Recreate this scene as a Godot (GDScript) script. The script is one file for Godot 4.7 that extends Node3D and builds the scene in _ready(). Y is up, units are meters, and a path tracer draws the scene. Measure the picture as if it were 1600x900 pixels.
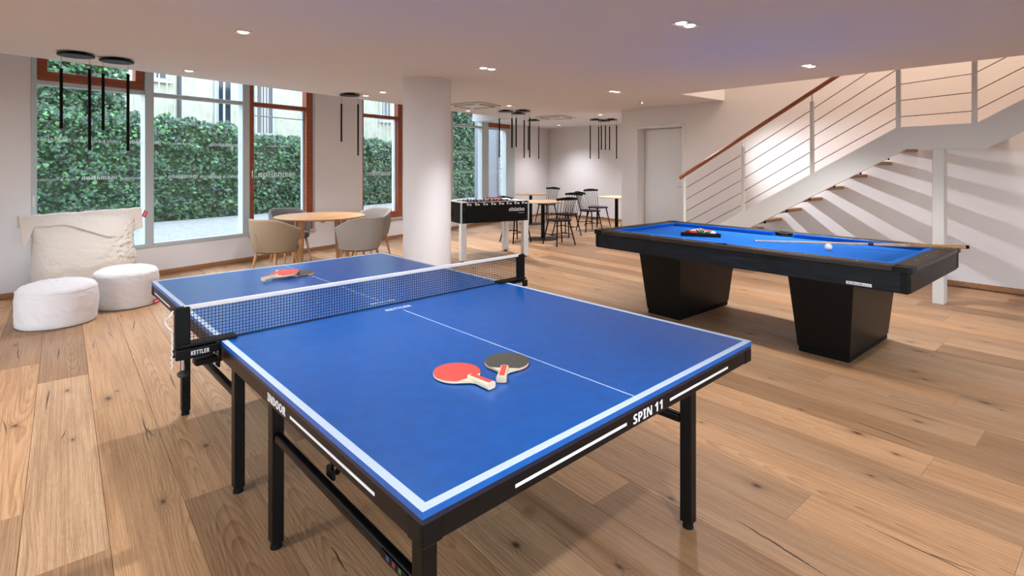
extends Node3D
# A games room: table tennis table, pool table, football table, lounge seats and an open stair.
# World: -Z runs along the floor planks, +X towards the stair wall, metres.

const CEIL := 2.48
const WALL_TURN := 16.5           # degrees the window wall is turned from the plank grid
const WALL_N := 7.75              # distance of the window wall from the origin
var M := {}                       # materials
var rng := RandomNumberGenerator.new()
var taken := {}

# ------------------------------------------------------------------ mesh builder
class B:
	var st := SurfaceTool.new()
	var t := Transform3D()
	func _init():
		st.begin(Mesh.PRIMITIVE_TRIANGLES)
	func at(p: Vector3, turn := 0.0) -> B:
		t = Transform3D(Basis(Vector3.UP, turn), p)
		return self
	func tri(a: Vector3, b: Vector3, c: Vector3, na: Vector3, nb: Vector3, nc: Vector3, ua := Vector2(), ub := Vector2(), uc := Vector2()):
		if (b - a).cross(c - a).dot(na + nb + nc) > 0.0:
			var x := b; b = c; c = x
			x = nb; nb = nc; nc = x
			var u := ub; ub = uc; uc = u
		st.set_normal((t.basis * na).normalized()); st.set_uv(ua); st.add_vertex(t * a)
		st.set_normal((t.basis * nb).normalized()); st.set_uv(ub); st.add_vertex(t * b)
		st.set_normal((t.basis * nc).normalized()); st.set_uv(uc); st.add_vertex(t * c)
	func quad(a: Vector3, b: Vector3, c: Vector3, d: Vector3, n: Vector3, u0 := Vector2(0, 0), u1 := Vector2(1, 1)):
		var q := Vector2(u1.x, u0.y)
		var r := Vector2(u0.x, u1.y)
		tri(a, b, c, n, n, n, u0, q, u1)
		tri(a, c, d, n, n, n, u0, u1, r)
	func quadn(a: Vector3, b: Vector3, c: Vector3, d: Vector3, na: Vector3, nb: Vector3, nc: Vector3, nd: Vector3):
		tri(a, b, c, na, nb, nc)
		tri(a, c, d, na, nc, nd)
	func box(c: Vector3, s: Vector3, bev := 0.0, turn := Basis()) -> B:
		var keep := t
		t = t * Transform3D(turn, c)
		var h := s * 0.5
		bev = minf(bev, minf(h.x, minf(h.y, h.z)) * 0.98)
		for i in 3:
			var j := (i + 1) % 3
			var k := (i + 2) % 3
			for sg in [-1.0, 1.0]:
				var n := Vector3()
				n[i] = sg
				var p := []
				for q in [[-1.0, -1.0], [1.0, -1.0], [1.0, 1.0], [-1.0, 1.0]]:
					var v := Vector3()
					v[i] = sg * h[i]
					v[j] = q[0] * (h[j] - bev)
					v[k] = q[1] * (h[k] - bev)
					p.append(v)
				quad(p[0], p[1], p[2], p[3], n)
		if bev > 0.0:
			for i in 3:
				var j := (i + 1) % 3
				var k := (i + 2) % 3
				for sj in [-1.0, 1.0]:
					for sk in [-1.0, 1.0]:
						var nj := Vector3(); nj[j] = sj
						var nk := Vector3(); nk[k] = sk
						var a := Vector3(); a[i] = -(h[i] - bev); a[j] = sj * h[j]; a[k] = sk * (h[k] - bev)
						var b := Vector3(); b[i] = -(h[i] - bev); b[j] = sj * (h[j] - bev); b[k] = sk * h[k]
						var a2 := a; a2[i] = -a[i]
						var b2 := b; b2[i] = -b[i]
						quadn(a, b, b2, a2, nj, nk, nk, nj)
			for sx in [-1.0, 1.0]:
				for sy in [-1.0, 1.0]:
					for sz in [-1.0, 1.0]:
						tri(Vector3(sx * h.x, sy * (h.y - bev), sz * (h.z - bev)), Vector3(sx * (h.x - bev), sy * h.y, sz * (h.z - bev)), Vector3(sx * (h.x - bev), sy * (h.y - bev), sz * h.z), Vector3(sx, 0, 0), Vector3(0, sy, 0), Vector3(0, 0, sz))
		t = keep
		return self
	func span(a: Vector3, b: Vector3, bev := 0.0) -> B:      # box from corner to corner
		return box((a + b) * 0.5, (b - a).abs(), bev)
	func bar(a: Vector3, b: Vector3, w: float, hgt: float, bev := 0.0) -> B:   # box between two points
		var z := (b - a).normalized()
		var x := Vector3.UP.cross(z)
		x = Vector3.RIGHT if x.length() < 0.001 else x.normalized()
		return box((a + b) * 0.5, Vector3(w, hgt, a.distance_to(b)), bev, Basis(x, z.cross(x), z))
	func cyl(a: Vector3, b: Vector3, r0: float, r1: float, n := 12, caps := true) -> B:
		var z := (b - a).normalized()
		var x := z.cross(Vector3(0.31, 0.2, 0.93) if absf(z.y) > 0.8 else Vector3.UP).normalized()
		var y := z.cross(x)
		var tilt := z * ((r0 - r1) / maxf(a.distance_to(b), 1e-5))
		for i in n:
			var e0 := x * cos(TAU * i / n) + y * sin(TAU * i / n)
			var e1 := x * cos(TAU * (i + 1) / n) + y * sin(TAU * (i + 1) / n)
			var n0 := (e0 + tilt).normalized()
			var n1 := (e1 + tilt).normalized()
			quadn(a + e0 * r0, a + e1 * r0, b + e1 * r1, b + e0 * r1, n0, n1, n1, n0)
			if caps and r0 > 0.0005:
				tri(a, a + e0 * r0, a + e1 * r0, -z, -z, -z)
			if caps and r1 > 0.0005:
				tri(b, b + e0 * r1, b + e1 * r1, z, z, z)
		return self
	func path(p: Array, r: float, n := 8) -> B:
		for i in p.size() - 1:
			cyl(p[i], p[i + 1], r, r, n, true)
		return self
	func grid(g: Array, wrap_u := false, wrap_v := false, flip := false) -> B:   # rows of points, smooth normals
		var nu := g.size()
		var nv: int = g[0].size()
		var nm := []
		for i in nu:
			var row := PackedVector3Array()
			for j in nv:
				var i0 := (i - 1 + nu) % nu if wrap_u else maxi(i - 1, 0)
				var i1 := (i + 1) % nu if wrap_u else mini(i + 1, nu - 1)
				var j0 := (j - 1 + nv) % nv if wrap_v else maxi(j - 1, 0)
				var j1 := (j + 1) % nv if wrap_v else mini(j + 1, nv - 1)
				var du: Vector3 = g[i1][j] - g[i0][j]
				var dv: Vector3 = g[i][j1] - g[i][j0]
				var nn := du.cross(dv)
				nn = Vector3.UP if nn.length() < 1e-9 else nn.normalized()
				row.append(-nn if flip else nn)
			nm.append(row)
		for i in (nu if wrap_u else nu - 1):
			for j in (nv if wrap_v else nv - 1):
				var i1 := (i + 1) % nu
				var j1 := (j + 1) % nv
				var ua := Vector2(float(i) / nu, float(j) / nv)
				var uc := Vector2(float(i + 1) / nu, float(j + 1) / nv)
				tri(g[i][j], g[i1][j], g[i1][j1], nm[i][j], nm[i1][j], nm[i1][j1], ua, Vector2(uc.x, ua.y), uc)
				tri(g[i][j], g[i1][j1], g[i][j1], nm[i][j], nm[i1][j1], nm[i][j1], ua, uc, Vector2(ua.x, uc.y))
		return self
	func lathe(prof: Array, n := 32) -> B:      # Vector2(radius, height), bottom to top, outward
		for k in prof.size() - 1:
			var a: Vector2 = prof[k]
			var b: Vector2 = prof[k + 1]
			var d := (b - a).normalized()
			var nr := Vector2(d.y, -d.x)
			for i in n:
				var c0 := Vector3(cos(TAU * i / n), 0, sin(TAU * i / n))
				var c1 := Vector3(cos(TAU * (i + 1) / n), 0, sin(TAU * (i + 1) / n))
				var n0 := c0 * nr.x + Vector3.UP * nr.y
				var n1 := c1 * nr.x + Vector3.UP * nr.y
				quadn(c0 * a.x + Vector3.UP * a.y, c1 * a.x + Vector3.UP * a.y, c1 * b.x + Vector3.UP * b.y, c0 * b.x + Vector3.UP * b.y, n0, n1, n1, n0)
		return self
	func prism(poly: PackedVector2Array, y0: float, y1: float, smooth := false) -> B:   # polygon in (x, z)
		var ix := Geometry2D.triangulate_polygon(poly)
		for k in range(0, ix.size(), 3):
			var a := poly[ix[k]]; var b := poly[ix[k + 1]]; var c := poly[ix[k + 2]]
			tri(Vector3(a.x, y1, a.y), Vector3(b.x, y1, b.y), Vector3(c.x, y1, c.y), Vector3.UP, Vector3.UP, Vector3.UP)
			tri(Vector3(a.x, y0, a.y), Vector3(b.x, y0, b.y), Vector3(c.x, y0, c.y), Vector3.DOWN, Vector3.DOWN, Vector3.DOWN)
		var sgn := -1.0 if Geometry2D.is_polygon_clockwise(poly) else 1.0
		var m := poly.size()
		var en := []
		for i in m:
			var e := poly[(i + 1) % m] - poly[i]
			en.append((Vector3(e.y, 0, -e.x) * sgn).normalized())
		for i in m:
			var p := poly[i]
			var q := poly[(i + 1) % m]
			var n0: Vector3 = en[i]
			var n1: Vector3 = en[i]
			if smooth:
				n0 = (en[i] + en[(i - 1 + m) % m]).normalized()
				n1 = (en[i] + en[(i + 1) % m]).normalized()
			quadn(Vector3(p.x, y0, p.y), Vector3(q.x, y0, q.y), Vector3(q.x, y1, q.y), Vector3(p.x, y1, p.y), n0, n1, n1, n0)
		return self
	func ball(c: Vector3, r: float, n := 16) -> B:
		var g := []
		for i in n + 1:
			var row := PackedVector3Array()
			for j in n * 2:
				var a := PI * i / n
				var b := TAU * j / (n * 2)
				row.append(c + Vector3(sin(a) * cos(b), cos(a), sin(a) * sin(b)) * r)
			g.append(row)
		for i in n:
			for j in n * 2:
				var j1 := (j + 1) % (n * 2)
				var p: Vector3 = g[i][j]; var q: Vector3 = g[i + 1][j]; var s: Vector3 = g[i + 1][j1]; var o: Vector3 = g[i][j1]
				quadn(p, q, s, o, p - c, q - c, s - c, o - c)
		return self
	func mesh() -> ArrayMesh:
		st.index()
		return st.commit()

# ------------------------------------------------------------------ naming helpers
func numbered(called: String) -> String:
	if not taken.has(called):
		taken[called] = 0
		return called
	taken[called] += 1
	return "%s_%03d" % [called, taken[called]]

func tag(o: Node, label := "", category := "", group := "", kind := "") -> Node:
	if label: o.set_meta("label", label)
	if category: o.set_meta("category", category)
	if group: o.set_meta("group", group)
	if kind: o.set_meta("kind", kind)
	return o

func thing(called: String, label: String, category: String, p := Vector3.ZERO, turn := 0.0, group := "", kind := "") -> Node3D:
	var o := Node3D.new()
	o.name = numbered(called)
	add_child(o)
	o.position = p
	o.rotation.y = turn
	tag(o, label, category, group, kind)
	return o

func part(called: String, b, mat: Material, parent: Node, p := Vector3.ZERO, turn := 0.0) -> MeshInstance3D:
	var o := MeshInstance3D.new()
	o.name = called
	o.mesh = b.mesh() if b is B else b
	o.material_override = mat
	o.position = p
	o.rotation.y = turn
	parent.add_child(o, true)
	return o

func solo(called: String, b, mat: Material, label: String, category: String, p := Vector3.ZERO, turn := 0.0, group := "", kind := "") -> MeshInstance3D:
	var o := part(numbered(called), b, mat, self, p, turn)
	tag(o, label, category, group, kind)
	return o

func copy(o: Node3D, called: String, label: String, p: Vector3, turn: float) -> Node3D:
	var c: Node3D = o.duplicate()
	c.name = numbered(called)
	add_child(c)
	c.position = p
	c.rotation.y = turn
	c.set_meta("label", label)
	return c

func lettering(called: String, s: String, font: Font, mat: Material, parent: Node, width: float, x: Transform3D, height := 0.0) -> MeshInstance3D:
	var tm := TextMesh.new()
	tm.text = s
	tm.font = font
	tm.font_size = 48
	tm.pixel_size = 0.01
	tm.depth = 0.02
	tm.curve_step = 4.0
	var size := tm.get_aabb().size
	var k := width / maxf(size.x, 0.01)
	var ky := k if height <= 0.0 else height / maxf(size.y, 0.01)
	var o := MeshInstance3D.new()
	o.name = called
	o.mesh = tm
	o.material_override = mat
	o.transform = x * Transform3D(Basis().scaled(Vector3(k, ky, 0.05)), Vector3.ZERO)
	parent.add_child(o, true)
	return o

# ------------------------------------------------------------------ materials
func mat(col: Color, rough := 0.6, metal := 0.0, spec := 0.5) -> StandardMaterial3D:
	var m := StandardMaterial3D.new()
	m.albedo_color = col
	m.roughness = rough
	m.metallic = metal
	m.metallic_specular = spec
	return m

func noise_tex(freq: float, octaves: int, sd: int, ramp = null, size := 512, kind := FastNoiseLite.TYPE_SIMPLEX_SMOOTH) -> NoiseTexture2D:
	var n := FastNoiseLite.new()
	n.noise_type = kind
	n.frequency = freq
	n.fractal_octaves = octaves
	n.seed = sd
	var x := NoiseTexture2D.new()
	x.width = size
	x.height = size
	x.seamless = true
	x.noise = n
	if ramp:
		x.color_ramp = ramp
	return x

func ramp(a: Color, b: Color, c = null) -> Gradient:
	var g := Gradient.new()
	g.set_color(0, a)
	g.set_color(1, b)
	if c != null:
		g.add_point(0.5, c)
	return g

func wood(light: Color, dark: Color, rough: float, sd: int, along: int, fine := 14.0, spec := 0.5) -> StandardMaterial3D:
	var m := mat(Color.WHITE, rough, 0.0, spec)
	m.albedo_texture = noise_tex(0.012, 5, sd, ramp(dark, light))
	m.uv1_triplanar = true
	var s := Vector3(fine, fine, fine)
	s[along] = fine * 0.07
	m.uv1_scale = s
	return m

func cloth(col: Color, rough := 0.9, bump := 0.08, scale := 3.0) -> StandardMaterial3D:
	var m := mat(col, rough, 0.0, 0.3)
	m.heightmap_enabled = true
	m.heightmap_texture = noise_tex(0.15, 3, 5)
	m.heightmap_scale = bump
	m.uv1_triplanar = true
	m.uv1_scale = Vector3.ONE * scale
	m.rim_enabled = true
	m.rim = 0.3
	m.rim_tint = 0.5
	return m

# oak board: growth rings, pores, knots and open cracks, 2.2 m by 0.265 m
func board_image(sd: int, w: int, h: int) -> ImageTexture:
	var r := RandomNumberGenerator.new()
	r.seed = sd
	var low := FastNoiseLite.new(); low.seed = sd; low.frequency = 1.0; low.fractal_octaves = 3
	var fib := FastNoiseLite.new(); fib.seed = sd + 50; fib.frequency = 1.0; fib.fractal_octaves = 2
	var im := Image.create(w, h, false, Image.FORMAT_RGB8)
	var yc := r.randf_range(-0.05, 0.31)
	var tilt := r.randf_range(-0.06, 0.06)
	var deep := r.randf_range(0.03, 0.10)
	var knots := []
	for i in r.randi_range(1, 3):
		knots.append([r.randf_range(0.1, 2.1), r.randf_range(0.03, 0.235), r.randf_range(0.005, 0.013), r.randf_range(1.3, 2.4)])
	var cracks := []
	for i in r.randi_range(1, 2):
		cracks.append([r.randf_range(0.1, 1.6), r.randf_range(0.04, 0.22), r.randf_range(0.14, 0.42), r.randf_range(0.0012, 0.0026), r.randf_range(-0.04, 0.04)])
	var lt := Vector3(0.735, 0.60, 0.46)
	var dk := Vector3(0.50, 0.37, 0.255)
	var kn := Vector3(0.27, 0.185, 0.125)
	for j in h:
		var y := 0.265 * (j + 0.5) / h
		for i in w:
			var x := 2.2 * (i + 0.5) / w
			var wob := low.get_noise_2d(x * 0.8, y * 3.0)
			var dy := y - yc + wob * 0.03
			var kshade := 0.0
			for k in knots:
				var ax: float = (x - k[0]) / k[3]
				var ay: float = y - k[1]
				var q: float = (ax * ax + ay * ay) / (k[2] * k[2])
				if q < 40.0:
					dy += 0.026 * exp(-q * 0.10) * (1.0 if ay > 0.0 else -1.0)
					kshade = maxf(kshade, exp(-q * 1.1) * 0.8 + 0.20 * exp(-q * 0.10))
			var ring := sqrt(dy * dy + pow(deep + tilt * (x - 1.1) + wob * 0.012, 2.0))
			var f := fposmod(ring * 120.0, 1.0)
			var band := pow(f, 2.5) * (1.0 - smoothstep(0.88, 1.0, f))
			var pore := fib.get_noise_2d(x * 7.0, y * 420.0)
			var streak := fib.get_noise_2d(x * 1.1 + 30.0, y * 75.0)
			var tone := 0.34 + 0.55 * low.get_noise_2d(x * 0.6 + 9.0, y * 4.0 + 4.0)
			var a := clampf(band * 0.52 + tone * 0.42 + pore * 0.22 + streak * 0.34, 0.0, 1.0)
			var c := lt.lerp(dk, a).lerp(kn, clampf(kshade, 0.0, 0.96))
			for k in cracks:
				if x > k[0] and x < k[0] + k[2]:
					var u: float = (x - k[0]) / k[2]
					var cy: float = k[1] + k[4] * (u - 0.5) + 0.006 * low.get_noise_2d(x * 6.0, 3.0)
					var wd: float = k[3] * sin(PI * u) + 0.0002
					var e: float = absf(y - cy) / wd
					if e < 1.6:
						c = c.lerp(Vector3(0.13, 0.10, 0.09), clampf(1.6 - e, 0.0, 1.0))
			im.set_pixel(i, j, Color(c.x, c.y, c.z))
	return ImageTexture.create_from_image(im)

func make_materials():
	M.plaster = mat(Color(0.88, 0.865, 0.86), 0.9, 0.0, 0.3)
	M.plaster.heightmap_enabled = true
	M.plaster.heightmap_texture = noise_tex(0.05, 4, 3)
	M.plaster.heightmap_scale = 0.04
	M.plaster.uv1_triplanar = true
	M.plaster.uv1_world_triplanar = true
	M.plaster.uv1_scale = Vector3.ONE * 0.8
	M.ceiling = mat(Color(0.87, 0.865, 0.87), 0.92, 0.0, 0.3)
	M.white = mat(Color(0.86, 0.86, 0.85), 0.45)
	M.steel_white = mat(Color(0.80, 0.79, 0.76), 0.5)
	M.alu = mat(Color(0.72, 0.75, 0.75), 0.4, 0.15)
	M.brownframe = wood(Color(0.62, 0.32, 0.16), Color(0.48, 0.22, 0.10), 0.45, 21, 0, 5.0)
	M.oak = wood(Color(0.80, 0.62, 0.43), Color(0.66, 0.47, 0.30), 0.42, 31, 0, 4.0)
	M.oakleg = wood(Color(0.78, 0.60, 0.41), Color(0.64, 0.45, 0.29), 0.45, 32, 1, 6.0)
	M.oakpale = wood(Color(0.86, 0.75, 0.60), Color(0.76, 0.62, 0.46), 0.5, 33, 0, 4.0)
	M.base = wood(Color(0.66, 0.48, 0.32), Color(0.53, 0.36, 0.23), 0.5, 34, 0, 3.0)
	M.tread = wood(Color(0.66, 0.50, 0.35), Color(0.52, 0.37, 0.24), 0.5, 35, 0, 3.0)
	M.rail = wood(Color(0.62, 0.36, 0.21), Color(0.52, 0.28, 0.15), 0.4, 36, 2, 3.0)
	M.black = mat(Color(0.035, 0.034, 0.034), 0.42, 0.0, 0.28)
	M.blackmat = mat(Color(0.04, 0.038, 0.037), 0.6, 0.0, 0.25)
	M.rubberblack = mat(Color(0.05, 0.05, 0.05), 0.75, 0.0, 0.25)
	M.chairblack = mat(Color(0.045, 0.042, 0.04), 0.45, 0.0, 0.28)
	M.frameblack = mat(Color(0.04, 0.033, 0.03), 0.36, 0.0, 0.3)
	M.blue = mat(Color(0.0, 0.365, 0.69), 0.29)
	M.blue.albedo_texture = noise_tex(0.02, 4, 61, ramp(Color(0.88, 0.88, 0.9), Color(1, 1, 1)))
	M.blue.uv1_triplanar = true
	M.blue.uv1_scale = Vector3.ONE * 1.3
	M.navy = mat(Color(0.03, 0.06, 0.17), 0.4)
	M.line = mat(Color(0.76, 0.84, 0.92), 0.4)
	M.print = mat(Color(0.86, 0.86, 0.87), 0.5)
	M.net = mat(Color(0.035, 0.035, 0.045), 0.7)
	M.cord = mat(Color(0.88, 0.86, 0.84), 0.8)
	M.chrome = mat(Color(0.75, 0.75, 0.76), 0.22, 1.0)
	M.grey = mat(Color(0.42, 0.44, 0.46), 0.5)
	M.darkgrey = mat(Color(0.16, 0.16, 0.17), 0.5)
	M.red_rubber = mat(Color(0.86, 0.30, 0.25), 0.55)
	M.black_rubber = mat(Color(0.30, 0.29, 0.25), 0.55)
	M.red = mat(Color(0.70, 0.08, 0.09), 0.5)
	M.palewood = mat(Color(0.88, 0.82, 0.70), 0.5)
	M.baize = cloth(Color(0.05, 0.44, 0.83), 0.95, 0.03, 6.0)
	M.poolwood = wood(Color(0.11, 0.135, 0.165), Color(0.035, 0.045, 0.06), 0.4, 41, 2, 9.0, 0.3)
	M.poolrail = wood(Color(0.21, 0.17, 0.14), Color(0.11, 0.085, 0.07), 0.36, 42, 2, 7.0, 0.35)
	M.pedestal = mat(Color(0.04, 0.036, 0.034), 0.4, 0.0, 0.3)
	M.leather = mat(Color(0.03, 0.03, 0.03), 0.5)
	M.tub_beige = cloth(Color(0.60, 0.52, 0.42), 0.8, 0.05, 8.0)
	M.tub_grey = cloth(Color(0.60, 0.565, 0.53), 0.9, 0.07, 8.0)
	M.tub_dark = cloth(Color(0.46, 0.44, 0.42), 0.9, 0.07, 8.0)
	M.canvas = cloth(Color(0.83, 0.79, 0.74), 0.9, 0.10, 2.2)
	M.canvas_white = cloth(Color(0.85, 0.835, 0.825), 0.9, 0.10, 2.2)
	M.glass = mat(Color(0.93, 0.98, 0.96, 0.02), 0.01, 0.0, 0.3)
	M.glass.transparency = BaseMaterial3D.TRANSPARENCY_ALPHA
	M.film = mat(Color(0.80, 0.85, 0.85), 0.6)
	M.lamp = mat(Color(1, 1, 1), 0.4)
	M.lamp.emission_enabled = true
	M.lamp.emission = Color(1.0, 0.93, 0.83)
	M.lamp.emission_energy_multiplier = 5.0
	M.stone = mat(Color.WHITE, 0.85)
	M.stone.albedo_texture = noise_tex(0.02, 5, 71, ramp(Color(0.56, 0.55, 0.52), Color(0.74, 0.73, 0.70)))
	M.stone.uv1_triplanar = true
	M.stone.uv1_world_triplanar = true
	M.stone.uv1_scale = Vector3.ONE * 0.7
	M.terrace = mat(Color.WHITE, 0.85)
	M.terrace.albedo_texture = noise_tex(0.02, 5, 73, ramp(Color(0.42, 0.42, 0.40), Color(0.56, 0.56, 0.54)))
	M.terrace.uv1_triplanar = true
	M.terrace.uv1_world_triplanar = true
	M.terrace.uv1_scale = Vector3.ONE * 0.7
	M.facade = mat(Color.WHITE, 0.9)
	M.facade.albedo_texture = noise_tex(0.01, 4, 72, ramp(Color(0.56, 0.56, 0.48), Color(0.66, 0.66, 0.57)))
	M.facade.uv1_triplanar = true
	M.facade.uv1_scale = Vector3.ONE * 0.4
	M.bars = mat(Color(0.58, 0.60, 0.60), 0.5)
	M.pane = mat(Color(0.10, 0.14, 0.16), 0.08)
	M.hedgecore = mat(Color(0.14, 0.22, 0.08), 0.95)
	M.leaf = mat(Color.WHITE, 0.42)
	M.leaf.vertex_color_use_as_albedo = true
	M.leaf.backlight_enabled = true
	M.leaf.backlight = Color(0.35, 0.35, 0.25)

# ------------------------------------------------------------------ main
func _ready():
	rng.seed = 7
	# camera: 838 px focal length at 1600 x 900, lens shifted down so that verticals stay upright
	var cam := Camera3D.new()
	cam.name = "camera"
	cam.projection = Camera3D.PROJECTION_FRUSTUM
	cam.near = 0.05
	cam.far = 200.0
	cam.size = 2.0 * 0.05 * 450.0 / 838.0
	cam.frustum_offset = Vector2(0, -0.05 * 193.0 / 838.0)
	cam.position = Vector3(0, 1.45, 0)
	cam.rotation_degrees.y = -40.0
	add_child(cam)
	cam.current = true
	var env := Environment.new()
	env.background_mode = Environment.BG_SKY
	var sky := Sky.new()
	var sm := ProceduralSkyMaterial.new()
	sm.sky_top_color = Color(0.70, 0.77, 0.86)
	sm.sky_horizon_color = Color(0.90, 0.92, 0.93)
	sm.ground_bottom_color = Color(0.30, 0.30, 0.28)
	sm.ground_horizon_color = Color(0.60, 0.60, 0.58)
	sm.sky_energy_multiplier = 3.4
	sm.ground_energy_multiplier = 2.0
	sky.sky_material = sm
	env.sky = sky
	env.tonemap_mode = Environment.TONE_MAPPER_LINEAR
	env.tonemap_exposure = 0.72
	env.sdfgi_enabled = true
	env.ssao_enabled = true
	env.ssil_enabled = true
	var we := WorldEnvironment.new()
	we.name = "environment"
	we.environment = env
	add_child(we)
	make_materials()
	build_shell()
	build_floor()
	build_windows()
	build_outside()
	build_stairs()
	build_table_tennis()
	build_pool()
	build_football()
	build_lounge()
	build_cafe()
	build_beanbags()
	build_ceiling_things()

# ------------------------------------------------------------------ the shell
func wall_place(o: Node3D):
	var a := deg_to_rad(WALL_TURN)
	o.position = Vector3(-sin(a), 0, -cos(a)) * WALL_N
	o.rotation.y = a

func wall_point(s: float, y: float, out_: float) -> Vector3:      # out_ metres beyond the wall's inner face
	var a := deg_to_rad(WALL_TURN)
	return Vector3(-sin(a), 0, -cos(a)) * (WALL_N + out_) + Vector3(cos(a), 0, -sin(a)) * s + Vector3.UP * y

func flat(v: Vector3) -> Vector2:
	return Vector2(v.x, v.z)

func wall_z(x: float, out_ := 0.0) -> float:
	var a := deg_to_rad(WALL_TURN)
	return -(WALL_N + out_ + sin(a) * x) / cos(a)

func build_shell():
	# ceiling: one thick slab with a light slot along the windows and an opening over the stair
	var slot0 := wall_point(-1.9, 0, -1.07)
	var slot1 := wall_point(10.15, 0, -1.07)
	var slot2 := wall_point(10.15, 0, 0.1)
	var poly := PackedVector2Array([Vector2(-4.1, 3.6), Vector2(8.4, 3.6), Vector2(8.4, 1.3), Vector2(6.95, 1.3), Vector2(6.95, -4.43), Vector2(8.4, -4.43), Vector2(8.4, -6.4), Vector2(11.0, -6.4), Vector2(11.0, wall_z(11.0, 0.1)), flat(slot2), flat(slot1), flat(slot0), Vector2(-4.1, wall_z(-4.1, -1.07))])
	solo("ceiling", B.new().prism(poly, CEIL, 3.3), M.ceiling, "smooth grey white ceiling slab over the games room", "ceiling", Vector3.ZERO, 0, "", "structure")
	var lid := B.new()
	lid.span(Vector3(-2.2, 3.3, -0.3), Vector3(14.0, 3.5, 1.6))
	wall_place(solo("trim_1", lid, M.plaster, "upper soffit closing the light slot above the windows", "soffit", Vector3.ZERO, 0, "", "structure"))
	# window wall
	var w := B.new()
	for r in [[-2.0, 2.02, 0.0, 3.3], [2.02, 5.70, 0.0, 0.37], [2.02, 5.70, 3.05, 3.3], [5.70, 6.72, 0.0, 3.3], [6.72, 7.74, 0.0, 0.41], [6.72, 7.74, 3.05, 3.3], [7.74, 9.2, 0.0, 3.3], [9.2, 11.83, 0.0, 0.37], [9.2, 11.83, 3.05, 3.3], [11.83, 13.75, 0.0, 3.3]]:
		w.span(Vector3(r[0], r[2], -0.3), Vector3(r[1], r[3], 0.0))
	wall_place(solo("wall_left", w, M.plaster, "long white plastered wall pierced by the garden windows", "wall", Vector3.ZERO, 0, "", "structure"))
	# back wall, stair wall with door opening, and the walls outside the frame
	solo("wall_back", B.new().span(Vector3(10.85, 0, -11.6), Vector3(11.1, 3.3, -6.3)), M.plaster, "white far wall behind the black chairs", "wall", Vector3.ZERO, 0, "", "structure")
	var r := B.new()
	r.span(Vector3(8.2, 0, -6.51), Vector3(8.5, CEIL, -6.13))
	r.span(Vector3(8.2, 2.105, -6.13), Vector3(8.5, CEIL, -5.20))
	r.span(Vector3(8.2, 0, -5.20), Vector3(8.5, CEIL, -4.43))
	r.span(Vector3(8.2, 0, -4.43), Vector3(8.5, 5.6, 1.3))
	r.span(Vector3(8.2, 0, 1.3), Vector3(8.5, CEIL, 3.6))
	r.span(Vector3(8.45, 0, -6.13), Vector3(8.5, 2.105, -5.20))
	solo("wall_right", r, M.plaster, "white wall behind the stair with a door recess", "wall", Vector3.ZERO, 0, "", "structure")
	solo("wall_nook", B.new().span(Vector3(8.5, 0, -6.51), Vector3(11.1, 3.3, -6.3)), M.plaster, "white side wall closing the chair nook", "wall", Vector3.ZERO, 0, "", "structure")
	var wf := B.new()
	for q in [[-4.1, -2.5, 0.0, 3.3], [5.5, 8.5, 0.0, 3.3], [-2.5, 5.5, 0.0, 0.4], [-2.5, 5.5, 2.4, 3.3], [1.35, 1.65, 0.4, 2.4]]:
		wf.span(Vector3(q[0], q[2], 3.6), Vector3(q[1], q[3], 3.8))
	solo("wall_front", wf, M.plaster, "white wall behind the viewer", "wall", Vector3.ZERO, 0, "", "structure")
	var ws := B.new()
	for q in [[wall_z(-4.0), -5.2, 0.0, 3.3], [1.8, 3.8, 0.0, 3.3], [-5.2, 1.8, 0.0, 0.4], [-5.2, 1.8, 2.4, 3.3], [-1.85, -1.55, 0.4, 2.4]]:
		ws.span(Vector3(-4.3, q[2], q[0]), Vector3(-4.1, q[3], q[1]))
	solo("wall_side", ws, M.plaster, "white wall left of the viewer", "wall", Vector3.ZERO, 0, "", "structure")
	var up := B.new()
	up.span(Vector3(6.75, 3.3, -4.63), Vector3(6.95, 5.6, 1.5))
	up.span(Vector3(6.95, 3.3, -4.63), Vector3(8.4, 5.6, -4.43))
	up.span(Vector3(6.95, 3.3, 1.3), Vector3(8.4, 5.6, 1.5))
	up.span(Vector3(6.75, 5.6, -4.63), Vector3(8.5, 5.7, 1.5))
	solo("wall_stairwell", up, M.plaster, "white upper walls and roof of the stairwell", "wall", Vector3.ZERO, 0, "", "structure")
	# baseboards
	var bb := B.new()
	bb.span(Vector3(-1.9, 0, 0.0), Vector3(13.6, 0.06, 0.016), 0.003)
	wall_place(solo("baseboard_left", bb, M.base, "oak baseboard along the window wall", "baseboard", Vector3.ZERO, 0, "", "structure"))
	solo("baseboard_right", B.new().span(Vector3(8.184, 0, -5.12), Vector3(8.2, 0.06, 3.6), 0.003), M.base, "oak baseboard along the stair wall", "baseboard", Vector3.ZERO, 0, "", "structure")
	solo("baseboard_back", B.new().span(Vector3(10.834, 0, -11.2), Vector3(10.85, 0.06, -6.51), 0.003), M.base, "oak baseboard along the far wall", "baseboard", Vector3.ZERO, 0, "", "structure")
	# round pillar
	var pr := [Vector2(0.0, 0.0), Vector2(0.29, 0.0), Vector2(0.29, CEIL)]
	solo("pillar", B.new().lathe(pr, 64), M.plaster, "round white pillar between the two game tables", "pillar", Vector3(3.42, 0, -5.69), 0, "", "structure")
	# door in its deep recess
	var d := thing("door_1", "flush white door set back in the wall beside the stair", "door", Vector3(8.2, 0, -5.665), 0, "", "structure")
	part("leaf", B.new().span(Vector3(0.20, 0, -0.455), Vector3(0.245, 2.095, 0.455), 0.003), M.white, d)
	var fr := B.new()
	fr.span(Vector3(-0.018, 0, -0.53), Vector3(0.0, 2.165, -0.465), 0.004)
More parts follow.
